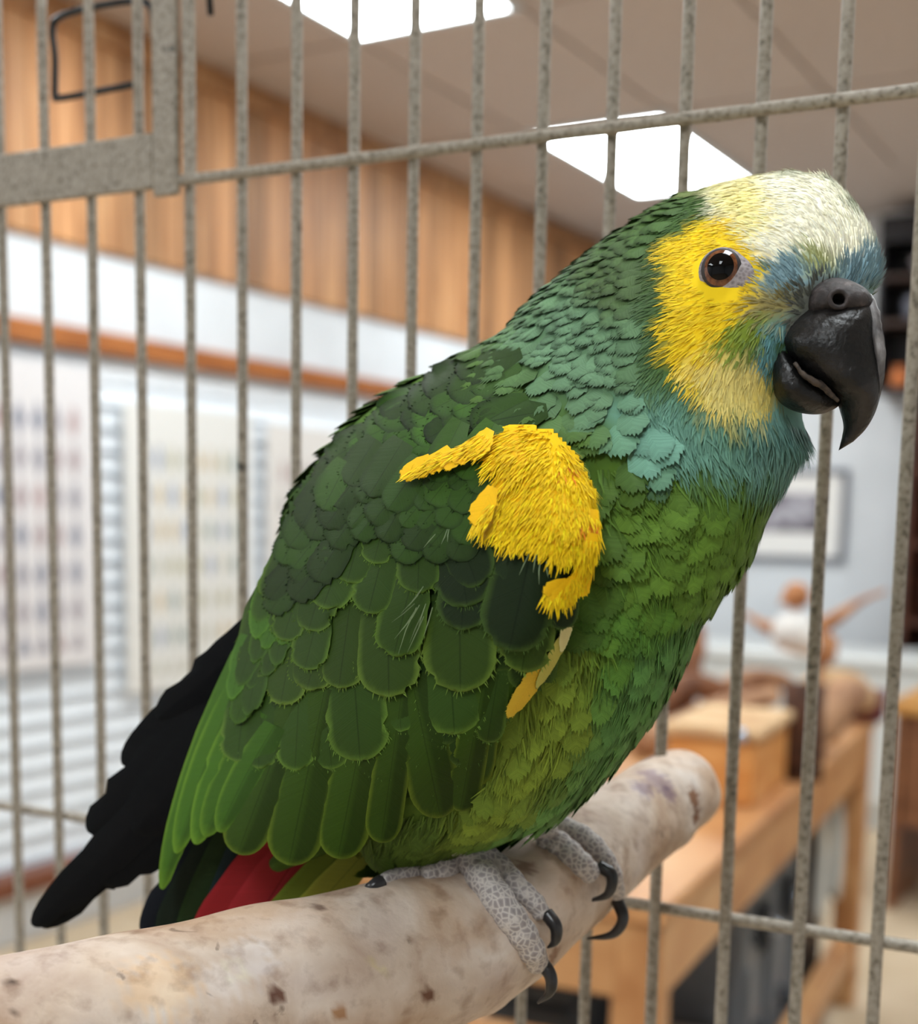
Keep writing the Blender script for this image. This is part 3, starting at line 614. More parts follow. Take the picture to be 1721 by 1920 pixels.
for i in range(NS):
    lx, ly, rx, ry, zc, hd, dz = bs[i]
    for j in range(NB):
        th = 2*math.pi*j/NB; u = math.cos(th); v = math.sin(th)
        bv.append(P((lx+rx)/2+(rx-lx)/2*u, (ly+ry)/2+(ry-ly)/2*u, zc-hd*v-dz*u))
bf = [(i*NB+j, i*NB+(j+1) % NB, (i+1)*NB+(j+1) % NB, (i+1)*NB+j) for i in range(NS-1) for j in range(NB)]
k = NS*NB; bv += [P(1488, 319, .432), P(742, 1632, .467)]
bf += [(k, (j+1) % NB, j) for j in range(NB)]+[(k+1, (NS-1)*NB+j, (NS-1)*NB+(j+1) % NB) for j in range(NB)]
bv = np.array(bv)

# ---- colour of the plumage by place on the bird
def poly_sd(poly, X, Y):
    p = np.array(poly, float); d = np.full(len(X), 1e9); ins = np.zeros(len(X), bool); n = len(p)
    for i in range(n):
        a = p[i]; b = p[(i+1) % n]; e = b-a; t = np.clip(((X-a[0])*e[0]+(Y-a[1])*e[1])/(e@e), 0, 1)
        d = np.minimum(d, np.hypot(X-a[0]-t*e[0], Y-a[1]-t*e[1]))
        c = ((a[1] > Y) != (b[1] > Y)) & (X < (b[0]-a[0])*(Y-a[1])/(b[1]-a[1]+1e-12)+a[0]); ins ^= c
    return np.where(ins, d, -d)
PATCH = [  # polygon, colour, softness
    ([(900, 640), (1000, 560), (1180, 420), (1340, 345), (1340, 420), (1240, 480), (1240, 640), (1300, 760), (1200, 800), (1050, 760)], (84, 118, 62), 50),
    ([(960, 600), (1080, 500), (1180, 480), (1220, 640), (1180, 760), (1050, 740)], (116, 156, 118), 60),
    ([(1080, 480), (1200, 430), (1270, 480), (1240, 560), (1150, 590)], (86, 112, 66), 40),
    ([(1120, 760), (1260, 730), (1400, 800), (1540, 760), (1540, 900), (1440, 915), (1320, 880), (1200, 850)], (112, 160, 140), 34),
    ([(1400, 740), (1540, 740), (1540, 900), (1400, 880)], (118, 164, 154), 40),
    ([(1130, 900), (1330, 890), (1470, 905), (1420, 1020), (1300, 1160), (1150, 1120)], (114, 154, 56), 40),
    ([(1100, 1090), (1330, 1100), (1280, 1230), (1180, 1300), (1080, 1250)], (98, 148, 54), 50),
    ([(1180, 1180), (1330, 1130), (1230, 1350), (1060, 1540), (960, 1570), (1060, 1430)], (104, 156, 82), 40),
    ([(980, 1200), (1120, 1180), (1090, 1400), (960, 1540), (860, 1560), (930, 1400)], (138, 162, 56), 50),
    ([(1240, 462), (1300, 418), (1350, 396), (1400, 430), (1425, 490), (1450, 560), (1440, 600), (1350, 630), (1390, 690), (1440, 690), (1440, 760), (1350, 765), (1290, 730), (1245, 640), (1262, 590), (1250, 520)], (252, 214, 36), 12),
    ([(1290, 690), (1360, 650), (1440, 680), (1450, 745), (1400, 775), (1340, 770)], (238, 220, 132), 26),
    ([(1330, 340), (1440, 310), (1550, 318), (1620, 395), (1660, 480), (1575, 500), (1500, 480), (1455, 500), (1425, 480), (1400, 425), (1365, 405), (1330, 385)], (255, 250, 226), 14),
    ([(1330, 350), (1420, 330), (1460, 400), (1420, 450), (1380, 420)], (252, 238, 160), 30),
    ([(1390, 600), (1450, 570), (1500, 560), (1490, 620), (1470, 650), (1455, 690), (1415, 680), (1425, 640)], (104, 156, 160), 14),
    ([(1330, 640), (1400, 590), (1450, 575), (1440, 610), (1380, 660)], (150, 172, 62), 12),
    ([(1432, 515), (1470, 488), (1500, 478), (1560, 500), (1640, 455), (1672, 510), (1640, 565), (1560, 545), (1500, 550), (1450, 560)], (142, 174, 184), 10),
    ([(1478, 548), (1520, 528), (1560, 520), (1560, 600), (1505, 628), (1484, 600)], (116, 120, 112), 10),
    ([(1400, 560), (1440, 545), (1490, 552), (1480, 590), (1440, 600)], (176, 162, 104), 16),
    ([(1500, 470), (1560, 480), (1570, 520), (1520, 510)], (186, 190, 130), 12),
]
def dk(c): return c if (c[0] > 180 or c[2] > 125) else tuple(v*0.89 for v in c)
def vnoise(X, Y, s):
    return np.sin(X/s*1.7+Y/s*0.9)+np.sin(X/s*-0.8+Y/s*1.9+1.3)+np.sin(X/s*2.9-Y/s*2.3+0.7)*0.6
def plum_col(X, Y):
    X = np.asarray(X, float); Y = np.asarray(Y, float)
    c = np.tile(lin((74, 104, 40)), (len(X), 1)); dy = np.clip((Y-1450)/150, 0, 1)[:, None]
    c = c*(1-dy)+lin((84, 106, 38))*dy
    xn = X+9*vnoise(X, Y, 22)*0.6; yn = Y+9*vnoise(Y, X, 19)*0.6
    for poly, col, soft in PATCH:
        a = np.clip(poly_sd(poly, xn, yn)/soft*0.5+0.5, 0, 1); a = (a*a*(3-2*a))[:, None]
        c = c*(1-a)+lin(dk(col))*a
    return c
FACE = [(1215, 470), (1330, 340), (1480, 300), (1600, 340), (1700, 480), (1600, 700), (1560, 920), (1300, 900), (1200, 760)]
pxy = np.array([proj(q)[:2] for q in bv])
body_m, nt, b = newmat('plumage_skin'); at = nd(nt, 'ShaderNodeAttribute', attribute_name='Col'); nt.links.new(at.outputs['Color'], b.inputs['Base Color']); b.inputs['Roughness'].default_value = 0.8; b.inputs['Specular IOR Level'].default_value = 0.1
par = empty('parrot', P(930, 1600, .465), 'green parrot with yellow face, white forehead and yellow shoulder on the branch perch', 'parrot')
body = mesh_obj('body', bv, bf, body_m, par, cols=plum_col(pxy[:, 0], pxy[:, 1]))
BB = BVHTree.FromPolygons([tuple(v) for v in bv], bf)

# ---- feather material: colour attribute, barbs and shaft from the feather's own UV
def feather_mat(name, barb=60, depth=0.14, rough=0.55, spec=0.10, shaft=0.6):
    m, nt, b = newmat(name); at = nd(nt, 'ShaderNodeAttribute', attribute_name='Col'); uv = nd(nt, 'ShaderNodeUVMap'); sp = nd(nt, 'ShaderNodeSeparateXYZ'); nt.links.new(uv.outputs[0], sp.inputs[0])
    ab = nd(nt, 'ShaderNodeMath', operation='ABSOLUTE'); nt.links.new(sp.outputs[0], ab.inputs[0])
    # barb coordinate: along the feather minus outward distance, so the barbs slant to the tip
    sl = nd(nt, 'ShaderNodeMath', operation='MULTIPLY_ADD'); sl.inputs[1].default_value = -0.35; nt.links.new(ab.outputs[0], sl.inputs[0]); nt.links.new(sp.outputs[1], sl.inputs[2])
    oi = nd(nt, 'ShaderNodeObjectInfo')
    cb = nd(nt, 'ShaderNodeCombineXYZ'); mu = nd(nt, 'ShaderNodeMath', operation='MULTIPLY'); mu.inputs[1].default_value = barb; nt.links.new(sl.outputs[0], mu.inputs[0]); nt.links.new(mu.outputs[0], cb.inputs[0])
    m3 = nd(nt, 'ShaderNodeMath', operation='MULTIPLY'); m3.inputs[1].default_value = 50; nt.links.new(oi.outputs['Random'], m3.inputs[0]); nt.links.new(m3.outputs[0], cb.inputs[2])
    sg = nd(nt, 'ShaderNodeMath', operation='SIGN'); nt.links.new(sp.outputs[0], sg.inputs[0]); nt.links.new(sg.outputs[0], cb.inputs[1])
    nz = nd(nt, 'ShaderNodeTexNoise'); nz.inputs['Scale'].default_value = 2.2; nz.inputs['Detail'].default_value = 4; nt.links.new(cb.outputs[0], nz.inputs['Vector'])
    mr = nd(nt, 'ShaderNodeMapRange'); mr.inputs['From Min'].default_value = 0.3; mr.inputs['From Max'].default_value = 0.7; mr.inputs['To Min'].default_value = 1-depth; mr.inputs['To Max'].default_value = 1+depth; nt.links.new(nz.outputs['Fac'], mr.inputs['Value'])
    mx = nd(nt, 'ShaderNodeVectorMath', operation='SCALE'); nt.links.new(at.outputs['Color'], mx.inputs[0]); nt.links.new(mr.outputs[0], mx.inputs['Scale'])
    sh = nd(nt, 'ShaderNodeMapRange'); sh.inputs['From Min'].default_value = 0.008; sh.inputs['From Max'].default_value = 0.035; sh.inputs['To Min'].default_value = shaft; sh.inputs['To Max'].default_value = 1.0; nt.links.new(ab.outputs[0], sh.inputs['Value'])
    m4 = nd(nt, 'ShaderNodeVectorMath', operation='SCALE'); nt.links.new(mx.outputs[0], m4.inputs[0]); nt.links.new(sh.outputs[0], m4.inputs['Scale'])
    nt.links.new(m4.outputs[0], b.inputs['Base Color']); b.inputs['Roughness'].default_value = rough; b.inputs['Specular IOR Level'].default_value = spec
    bp = nd(nt, 'ShaderNodeBump'); bp.inputs['Strength'].default_value = 0.35; bp.inputs['Distance'].default_value = 0.0006; nt.links.new(nz.outputs['Fac'], bp.inputs['Height']); nt.links.new(bp.outputs[0], b.inputs['Normal'])
    return m
FM = feather_mat('feather_vane'); FMs = feather_mat('feather_small', 30, 0.22, 0.6, 0.15, 1.0); FMy = feather_mat('feather_soft', 50, 0.1, 0.6, 0.15, 0.94)
FMs.node_tree.nodes['Principled BSDF'].inputs['Roughness'].default_value = 0.6

# ---- wing surface: smooth depth field over the picture of the flank, standing proud of the body
ctrl = []
for x in range(620, 1120, 60):
    for y in range(720, 1480, 60):
        z = cast(BB, x, y)
        if z is None: continue
        sdv = poly_sd([(600, 850), (880, 800), (1000, 780), (1110, 870), (1130, 1000), (1070, 1200), (950, 1400), (880, 1520), (500, 1450), (500, 1100)], np.array([x*1.0]), np.array([y*1.0]))[0]
        bul = 0.006 + 0.007*max(0, min(1, (x-700)/300))
        ctrl.append((x, y, z-bul*max(0, min(1, sdv/50+0.4))))
ctrl += [(300, 1670, .478), (360, 1590, .468), (400, 1450, .466), (430, 1320, .466), (452, 1215, .468), (480, 1100, .466), (520, 980, .463), (450, 1620, .455), (540, 1640, .447), (640, 1630, .438), (720, 1600, .432), (830, 1550, .424), (520, 1500, .44), (620, 1500, .428), (560, 1380, .432), (720, 1500, .42), (900, 1450, .412)]
ctrl = np.array(ctrl); cxy = ctrl[:, :2]/400.0
def Uf(r2): return np.where(r2 > 1e-12, r2*np.log(r2+1e-12), 0)*0.5
K = Uf(((cxy[:, None]-cxy[None])**2).sum(-1))+np.eye(len(cxy))*0.02; Pm = np.hstack([np.ones((len(cxy), 1)), cxy])
Amat = np.zeros((len(cxy)+3,)*2); Amat[:len(cxy), :len(cxy)] = K; Amat[:len(cxy), len(cxy):] = Pm; Amat[len(cxy):, :len(cxy)] = Pm.T
tw = np.linalg.solve(Amat, np.concatenate([ctrl[:, 2], np.zeros(3)]))
def ZW(x, y):
    q = np.stack([np.asarray(x, float), np.asarray(y, float)], -1)/400.0
    return Uf(((q[..., None, :]-cxy)**2).sum(-1))@tw[:len(cxy)]+tw[-3]+q@tw[-2:]
def ZBODY(x, y):
    x = np.asarray(x, float); y = np.asarray(y, float); o = np.empty(x.shape)
    for i in np.ndindex(x.shape):
        z = cast(BB, x[i], y[i]); o[i] = z if z is not None else np.nan
    if np.isnan(o).all(): o[:] = 0.46
    o[np.isnan(o)] = np.nanmax(o); return o

WINGP = [(600, 850), (680, 820), (760, 868), (830, 838), (900, 805), (975, 788), (1040, 802), (1092, 858), (1120, 920), (1126, 990), (1118, 1045), (1085, 1110), (1070, 1180), (1040, 1240), (995, 1285), (955, 1340), (930, 1420), (880, 1490), (800, 1500), (700, 1540), (560, 1560), (440, 1560), (400, 1540), (410, 1420), (440, 1280), (470, 1150), (505, 1040), (545, 930)]
YEL = [(755, 888), (830, 842), (900, 806), (975, 786), (1042, 800), (1094, 856), (1122, 918), (1132, 990), (1124, 1045), (1086, 1108), (1050, 1136), (1015, 1112), (1058, 1090), (1078, 1046), (1040, 1050), (1000, 1018), (950, 1024), (880, 985), (925, 935), (955, 890), (905, 890), (915, 850), (870, 850), (800, 882)]
# base of the wing: grid over the outline, closed at the back
xs = np.arange(390, 1140, 8.0); ys = np.arange(780, 1570, 8.0); XX, YY = np.meshgrid(xs, ys)
sd_ = poly_sd(WINGP, XX.ravel(), YY.ravel()).reshape(XX.shape); ZZ = ZW(XX, YY); ysd = np.clip(poly_sd(YEL, XX.ravel(), YY.ravel()).reshape(XX.shape)/14.0+0.35, 0, 1); ZZ = ZZ-0.0085*ysd*ysd*(3-2*ysd)
wid = {}; wv = []; wf = []
def wvert(i, j, back):
    kk = (i, j, back)
    if kk not in wid:
        e = max(0, 1-max(0, sd_[i, j])/22.0); z = ZZ[i, j]+0.003+0.008*e*e
        if back: z = z+0.012*(1-e)+0.001
        wid[kk] = len(wv); wv.append(P(XX[i, j], YY[i, j], z))
    return wid[kk]
cell = {(i, j) for i in range(len(ys)-1) for j in range(len(xs)-1) if min(sd_[i, j], sd_[i+1, j], sd_[i, j+1], sd_[i+1, j+1]) > 0}
for (i, j) in cell:
    for bk_ in (0, 1):
        q = [wvert(i, j, bk_), wvert(i, j+1, bk_), wvert(i+1, j+1, bk_), wvert(i+1, j, bk_)]; wf.append(q if not bk_ else q[::-1])
    for (di, dj, a, b_) in ((-1, 0, (0, 0), (0, 1)), (1, 0, (1, 1), (1, 0)), (0, -1, (1, 0), (0, 0)), (0, 1, (0, 1), (1, 1))):
        if (i+di, j+dj) not in cell:
            wf.append((wvert(i+a[0], j+a[1], 0), wvert(i+b_[0], j+b_[1], 0), wvert(i+b_[0], j+b_[1], 1), wvert(i+a[0], j+a[1], 1)))
wpx = np.array([proj(q)[:2] for q in wv]); ya = (poly_sd(YEL, wpx[:, 0], wpx[:, 1]) > -6)[:, None]
wing = mesh_obj('wing', wv, wf, body_m, par, cols=np.where(ya, lin((232, 186, 12)), lin((46, 70, 26))))

# ---- one feather: curved, rounded blade from root to tip over a depth field
FC = {'n': 0}; FRI = []; YV = []; YF = []
def feather(root, tip, w, parent, Z=ZW, c0=(46, 76, 28), c1=(96, 134, 40), dark=0.0, lift=0.055, base=0.0005, bend=0.0, tipr=None, n=9, nt_=7, m=9, rag=0.03, arch=0.03, name='feather', z=None, rootdark=0.45, slim=0.6, mat=None, splits=2, edge=1.0, rim=0.82, rnd=1.0, jit=0.14, fringe=1):
    rx, ry = root; tx, ty = tip; dx, dy = tx-rx, ty-ry; Ln = math.hypot(dx, dy); nx, ny = -dy/Ln, dx/Ln
    if tipr is None: tipr = min(0.6, 0.5*w/Ln*rnd)
    body_t = list(np.linspace(0, 1-tipr, n)); pr = [slim+(1-slim)*math.sin(min(1, t/(1-tipr)*1.15)*math.pi/2) for t in body_t]
    for k_ in range(1, nt_+1):
        ph_ = k_/nt_*math.pi/2; body_t.append(1-tipr+tipr*math.sin(ph_)); pr.append(max(0.10, math.cos(ph_)**0.92))
    ts = np.array(body_t); n = len(ts); us = np.linspace(-1, 1, m)
    X = np.zeros((n, m)); Y = np.zeros((n, m)); T = np.zeros((n, m))
    sp = [(random.choice((-1, 1)), random.randint(n//2, n-3), random.uniform(0.08, 0.26)) for _ in range(splits)]
    for i, t in enumerate(ts):
        bx = bend*Ln*math.sin(math.pi*t)
        for j, u in enumerate(us):
            ww = pr[i]*w/2; a = t*Ln
            if abs(u) > 0.99:
                ww *= 1+random.uniform(-rag, rag)
                for sgn, st, sa in sp:
                    if sgn*u > 0 and i == st: ww *= 1-sa; a -= 0.02*Ln
            if i >= n-3: a += random.uniform(-rag, rag)*w*0.35
            X[i, j] = rx+dx/Ln*a+nx*(u*ww+bx); Y[i, j] = ry+dy/Ln*a+ny*(u*ww+bx); T[i, j] = t
    if z is None: zz = Z(X, Y)
    else: zz = z[0]+(z[1]-z[0])*T
    pxm = float(np.mean(zz))/F
    UU = np.tile(us, (n, 1))
    zz = zz-(base+lift*Ln*pxm*T**1.15+arch*w*pxm*(1-UU**2))
    V = [P(X[i, j], Y[i, j], zz[i, j]) for i in range(n) for j in range(m)]
    fs = [(i*m+j, i*m+j+1, (i+1)*m+j+1, (i+1)*m+j) for i in range(n-1) for j in range(m-1)]
    kc = 0.62 if (c0[0] < 130 and c0[1] > 40) else 1.0
    A = lin(c0)*kc*np.array([1.06, 0.96, 0.9]); B = lin(c1)*(kc*1.12 if kc < 1 else 1); cols = np.zeros((n*m, 3)); uv = np.zeros((n*m, 2)); jt = random.uniform(1-jit, 1+jit)
    for i, t in enumerate(ts):
        for j, u in enumerate(us):
            r_ = abs(u)*pr[i] if t <= 1-tipr else math.hypot(u*pr[i], (t-(1-tipr))/tipr)
            e = max(0.0, (min(1, r_)-rim)/(1-rim))**1.4*0.66*edge
            c = A*(1-e)+B*e
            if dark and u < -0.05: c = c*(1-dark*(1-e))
            cols[i*m+j] = c*jt; uv[i*m+j] = (u, t*Ln/max(w, 1))
    if fringe:
        for i in range(n//2, n):
            for sgn in (0, m-1):
                for _ in range(2 if i < n-3 else 1):
                    q0 = V[i*m+sgn]; q1 = V[max(0, i-1)*m+sgn]; f_ = random.random(); q = q0*f_+q1*(1-f_); FRI.append((q, RIGHT*(dx/Ln+(-1 if sgn == 0 else 1)*nx*0.45)-UP*(dy/Ln+(-1 if sgn == 0 else 1)*ny*0.45), w, pxm, B*jt))
        for j in (1, m//2, m-2):
            for _ in range(1):
                q = V[(n-1)*m+j]; FRI.append((q, RIGHT*dx/Ln-UP*dy/Ln, w, pxm, B*jt))
    if name == 'yellow_feather':
        b0 = len(YV); YV.extend(V); YF.extend([tuple(i_+b0 for i_ in f) for f in fs])
    o = mesh_obj(name, V, fs, mat or FM, parent, cols=cols, uvs=uv, fixn=False); FC['n'] += 1
    return o
def ext(root, tip, k): return (tip[0]+(root[0]-tip[0])*k, tip[1]+(root[1]-tip[1])*k)

# flight feathers and coverts seen one by one (tip, root, width)
SEC = [((445, 1601), (506, 1438), 92), ((541, 1622), (579, 1438), 108), ((633, 1610), (668, 1430), 98), ((714, 1580), (742, 1380), 70), ((826, 1533), (795, 1384), 98), ((862, 1521), (890, 1370), 66)]
for t_, r_, w in SEC:
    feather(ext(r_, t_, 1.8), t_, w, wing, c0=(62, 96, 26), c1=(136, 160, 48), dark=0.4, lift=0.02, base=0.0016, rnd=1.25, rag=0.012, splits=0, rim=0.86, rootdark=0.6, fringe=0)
feather((962, 1270), (880, 1516), 44, wing, c0=(62, 98, 26), c1=(150, 168, 46), lift=0.02, base=0.001, tipr=0.4, rag=0.01, bend=0.05, splits=0, fringe=0)
feather((930, 1280), (905, 1470), 50, wing, c0=(58, 92, 26), c1=(140, 160, 44), lift=0.02, base=0.0012, tipr=0.4, rag=0.01, bend=0.04, splits=0, fringe=0)
PRI = [((303, 1667), (452, 1225), 52), ((330, 1600), (462, 1250), 56), ((366, 1583), (474, 1300), 62), ((383, 1568), (498, 1340), 64), ((410, 1560), (515, 1360), 60)]
for i, (t_, r_, w) in enumerate(PRI):
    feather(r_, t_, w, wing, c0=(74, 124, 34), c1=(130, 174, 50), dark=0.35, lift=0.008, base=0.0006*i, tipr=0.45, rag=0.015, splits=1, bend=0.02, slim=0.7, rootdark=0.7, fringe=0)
GRE = [((445, 1428), (455, 1335), 74), ((484, 1441), (492, 1326), 76), ((553, 1444), (560, 1311), 74), ((622, 1442), (610, 1326), 78), ((752, 1372), (746, 1290), 76), ((913, 1392), (930, 1290), 56), ((675, 1426), (664, 1270), 118), ((852, 1377), (846, 1277), 130)]
for t_, r_, w in GRE: feather(ext(r_, t_, 1.5), t_, w, wing, c0=(60, 94, 34), c1=(126, 164, 64), lift=0.045, base=0.0012, rag=0.03)
MED = [((526, 1320), (545, 1220), 84), ((575, 1293), (600, 1200), 92), ((568, 1258), (592, 1208), 58), ((635, 1290), (650, 1180), 84), ((729, 1306), (727, 1170), 124), ((863, 1297), (862, 1180), 138), ((978, 1260), (992, 1170), 104), ((480, 1270), (500, 1170), 70)]
for t_, r_, w in MED: feather(ext(r_, t_, 1.5), t_, w, wing, c0=(62, 92, 34), c1=(134, 166, 66), lift=0.05, base=0.0022, rag=0.035, splits=2)
UPR = [((865, 1181), (869, 1113), 98), ((954, 1220), (988, 1066), 134), ((876, 1137), (862, 1050), 118), ((895, 1099), (862, 1010), 98), ((954, 1096), (968, 1020), 86), ((783, 1112), (786, 1031), 84), ((738, 1230), (765, 1116), 92), ((642, 1051), (652, 1009), 60), ((650, 1092), (668, 1030), 82), ((605, 1140), (630, 1070), 92), ((578, 1182), (600, 1110), 80), ((571, 1255), (590, 1180), 70), ((700, 1056), (715, 1000), 70), ((690, 1150), (710, 1070), 80), ((1050, 1180), (1062, 1090), 60), ((530, 1200), (556, 1120), 64), ((505, 1130), (535, 1050), 64), ((1056, 1120), (1072, 1060), 44)]
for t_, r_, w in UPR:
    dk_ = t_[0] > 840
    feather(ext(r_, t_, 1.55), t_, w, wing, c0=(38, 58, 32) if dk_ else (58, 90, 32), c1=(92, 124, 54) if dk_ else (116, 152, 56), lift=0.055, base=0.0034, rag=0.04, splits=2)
UNDER = [(470, 1180), (560, 1040), (760, 1000), (900, 1000), (1040, 1060), (1040, 1180), (960, 1290), (890, 1420), (600, 1400), (470, 1400)]
# small coverts laid like tiles; yellow on the shoulder
def fill(poly, step, length, w, dirf, parent, colf, Z=ZW, base=0.004, lift=0.06, name='feather', jitter=0.3, up=0.6, **kw):
    p = np.array(poly); x0, y0 = p.min(0); x1, y1 = p.max(0); out = []
    row = 0; y = y0
    while y < y1+step:
        x = x0+(row % 2)*step*0.5
        while x < x1+step:
            qx = x+random.uniform(-jitter, jitter)*step; qy = y+random.uniform(-jitter, jitter)*step*0.7
            if poly_sd(poly, np.array([qx]), np.array([qy]))[0] > 0: out.append((qx, qy))
            x += step
        y += step*0.72; row += 1
    for qx, qy in out:
        d = np.array(dirf(qx, qy), float); d /= np.linalg.norm(d); d += rng.normal(0, 0.1, 2); d /= np.linalg.norm(d)
        l = length*random.uniform(0.85, 1.15); c = colf(qx, qy)
        feather((qx-d[0]*l*up, qy-d[1]*l*up), (qx+d[0]*l*(1-up), qy+d[1]*l*(1-up)), w*random.uniform(0.85, 1.15), parent, Z=Z, c0=c[0], c1=c[1], lift=lift, base=base+random.uniform(0, .0004), n=6, nt_=6, m=7, name=name, **kw)
fill(UNDER, 84, 190, 100, lambda x, y: (-0.15, 1.0), wing, lambda x, y: ((46, 74, 28), (92, 124, 48)), base=0.0004, lift=0.03, rag=0.03)
LES = [(590, 930), (620, 890), (680, 860), (760, 895), (840, 850), (910, 850), (940, 900), (890, 975), (880, 1010), (820, 1030), (760, 1020), (690, 1000), (640, 1040), (560, 1110), (520, 1120), (540, 1010)]
fill(LES, 46, 112, 66, lambda x, y: (-0.55, 0.83), wing, lambda x, y: random.choice([((54, 86, 32), (36, 54, 24)), ((58, 94, 34), (38, 58, 24)), ((50, 78, 32), (34, 50, 24)), ((64, 104, 36), (42, 64, 26))]), base=0.0042, lift=0.045, rag=0.05)
LCOL = [(455, 1210), (505, 1060), (560, 1060), (560, 1150), (520, 1260), (450, 1330), (425, 1330)]
fill(LCOL, 40, 110, 44, lambda x, y: (-0.32, 0.95), wing, lambda x, y: random.choice([((66, 104, 36), (94, 136, 46)), ((58, 90, 34), (88, 126, 44)), ((76, 126, 42), (104, 152, 54))]), base=0.003, tipr=0.5, rag=0.03)
def ydir(x, y): return (-0.75, 0.55) if x < 880 else ((-0.35, 0.94) if x < 1040 else (-0.1, 1.0))
def ycol(x, y):
    e = poly_sd(YEL, np.array([x]), np.array([y]))[0]
    if random.random() < (0.13 if e < 24 else 0.015): return ((236, 186, 18), (236, 160, 30))
    return ((238, 192, 14), (242, 198, 22))
for (tx_, ty_, ln, w) in ((752, 896, 62, 30), (776, 892, 64, 32), (800, 884, 64, 32), (824, 872, 64, 34), (848, 864, 64, 34), (872, 856, 60, 34), (894, 850, 56, 34), (915, 884, 70, 40), (945, 872, 70, 40), (890, 986, 86, 44), (912, 1000, 86, 44), (936, 1012, 86, 44), (962, 1024, 90, 46), (985, 1012, 90, 44), (1008, 1026, 92, 46), (1034, 1046, 92, 46), (1060, 1052, 92, 44), (1084, 1050, 92, 42), (930, 950, 80, 42), (955, 905, 80, 42), (962, 970, 86, 44), (1000, 975, 86, 46), (1040, 1000, 86, 46), (1075, 1005, 86, 44), (1100, 1030, 86, 40)):
    d = np.array(ydir(tx_, ty_), float); d /= np.linalg.norm(d); d += rng.normal(0, .06, 2); c_ = ycol(tx_, ty_)
    feather((tx_-d[0]*ln, ty_-d[1]*ln), (tx_, ty_), w, wing, c0=c_[0], c1=c_[0], base=0.0052 if tx_ > 900 else 0.0085, lift=0.10, rag=0.12, rootdark=0.9, name='yellow_feather', arch=0.03, mat=FMy, jit=0.05, slim=0.5, splits=4, n=6, nt_=6, m=9)
for r_, t_ in (((1106, 1030), (1088, 1118)), ((1092, 1064), (1062, 1136)), ((1078, 1084), (1036, 1132)), ((1064, 1092), (1020, 1112)), ((1112, 1000), (1104, 1066))):
    feather(r_, t_, 30, wing, c0=(240, 194, 14), c1=(246, 204, 26), base=0.0072, rootdark=0.9, name='yellow_feather', n=6, nt_=6, m=7, rag=0.06, mat=FMy)
for r_, t_, w, c in (((1076, 1120), (1052, 1222), 22, (206, 204, 148)), ((1066, 1180), (1006, 1290), 22, (190, 190, 96)), ((1016, 1250), (952, 1344), 34, (222, 190, 58))):
    feather(r_, t_, w, wing, c0=c, c1=c, base=0.002, rootdark=0.9, name='pale_edge_feather', n=8, m=7, tipr=0.6, mat=FMy)
# mantle and scapular feathers on the back
MAN = [(900, 652), (862, 678), (785, 732), (695, 794), (625, 862), (580, 930), (562, 985), (620, 960), (760, 890), (850, 828), (920, 786), (950, 790), (922, 715)]
fill(MAN, 44, 120, 70, lambda x, y: (-0.9, 0.42), body, lambda x, y: random.choice([((54, 88, 32), (20, 30, 16)), ((62, 102, 36), (24, 36, 18)), ((48, 78, 30), (18, 26, 14)), ((72, 120, 40), (28, 42, 20))]), Z=ZBODY, base=0.0022, lift=0.05, rag=0.05, rim=0.6, slim=0.35)
# ---- far wing: long black flight feathers seen past the back, and the tail below
farw = mesh_obj('far_wing', *(lambda q: (q.v, q.f))(G().tube(spline([P(640, 1000, .475), P(560, 1120, .486), P(500, 1230, .49), P(450, 1330, .492)], 14), np.interp(np.linspace(0, 1, 14), [0, .3, 1], [.004, .012, .006]), 14, flat=0.6)), body_m, par, cols=np.tile(lin((14, 18, 18)), (14*14+2, 1)))
BLK = [((296, 1346), (600, 1060), 84, .486, .497), ((232, 1436), (580, 1110), 104, .488, .500), ((168, 1562), (560, 1150), 118, .490, .502), ((62, 1736), (500, 1240), 86, .492, .505), ((78, 1738), (500, 1290), 78, .4935, .5065), ((192, 1656), (490, 1330), 112, .4945, .503), ((262, 1620), (480, 1350), 118, .4955, .502), ((320, 1580), (470, 1330), 120, .4965, .501), ((250, 1560), (500, 1260), 130, .4915, .500)]
for t_, r_, w, z0, z1 in BLK:
    feather(r_, t_, w, farw, c0=(10, 12, 16), c1=(13, 16, 18), z=(z0, z1), lift=0, base=0, tipr=0.3, rag=0.025, splits=3, bend=-0.03, name='black_feather', rootdark=0.9, n=12, fringe=0)
tail = mesh_obj('tail', *(lambda q: (q.v, q.f))(G().tube(spline([P(690, 1520, .462), P(600, 1570, .470), P(520, 1620, .476)], 10), np.interp(np.linspace(0, 1, 10), [0, .4, 1], [.012, .014, .006]), 14, flat=0.5)), body_m, par, cols=np.tile(lin((60, 84, 30)), (10*14+2, 1)))
TAIL = [((268, 1752), (440, 1470), 62, .484, .496, (18, 24, 34)), ((300, 1776), (452, 1490), 76, .482, .494, (22, 34, 26)), ((345, 1790), (462, 1500), 78, .480, .492, (34, 56, 26)), ((385, 1800), (480, 1520), 70, .478, .490, (24, 40, 44)),
        ((372, 1800), (560, 1530), 110, .474, .487, (128, 30, 36)), ((430, 1800), (600, 1540), 112, .472, .485, (136, 36, 42)), ((500, 1790), (640, 1550), 90, .471, .482, (142, 40, 46)), ((470, 1800), (672, 1560), 84, .468, .478, (112, 134, 44)), ((540, 1760), (700, 1580), 70, .467, .475, (140, 150, 60))]
for t_, r_, w, z0, z1, c in TAIL:
    feather(r_, t_, w, tail, c0=c, c1=tuple(min(255, v*1.15) for v in c), z=(z0, z1), lift=0, base=0, tipr=0.3, rag=0.02, splits=1, name='tail_feather', rootdark=0.85, fringe=0)

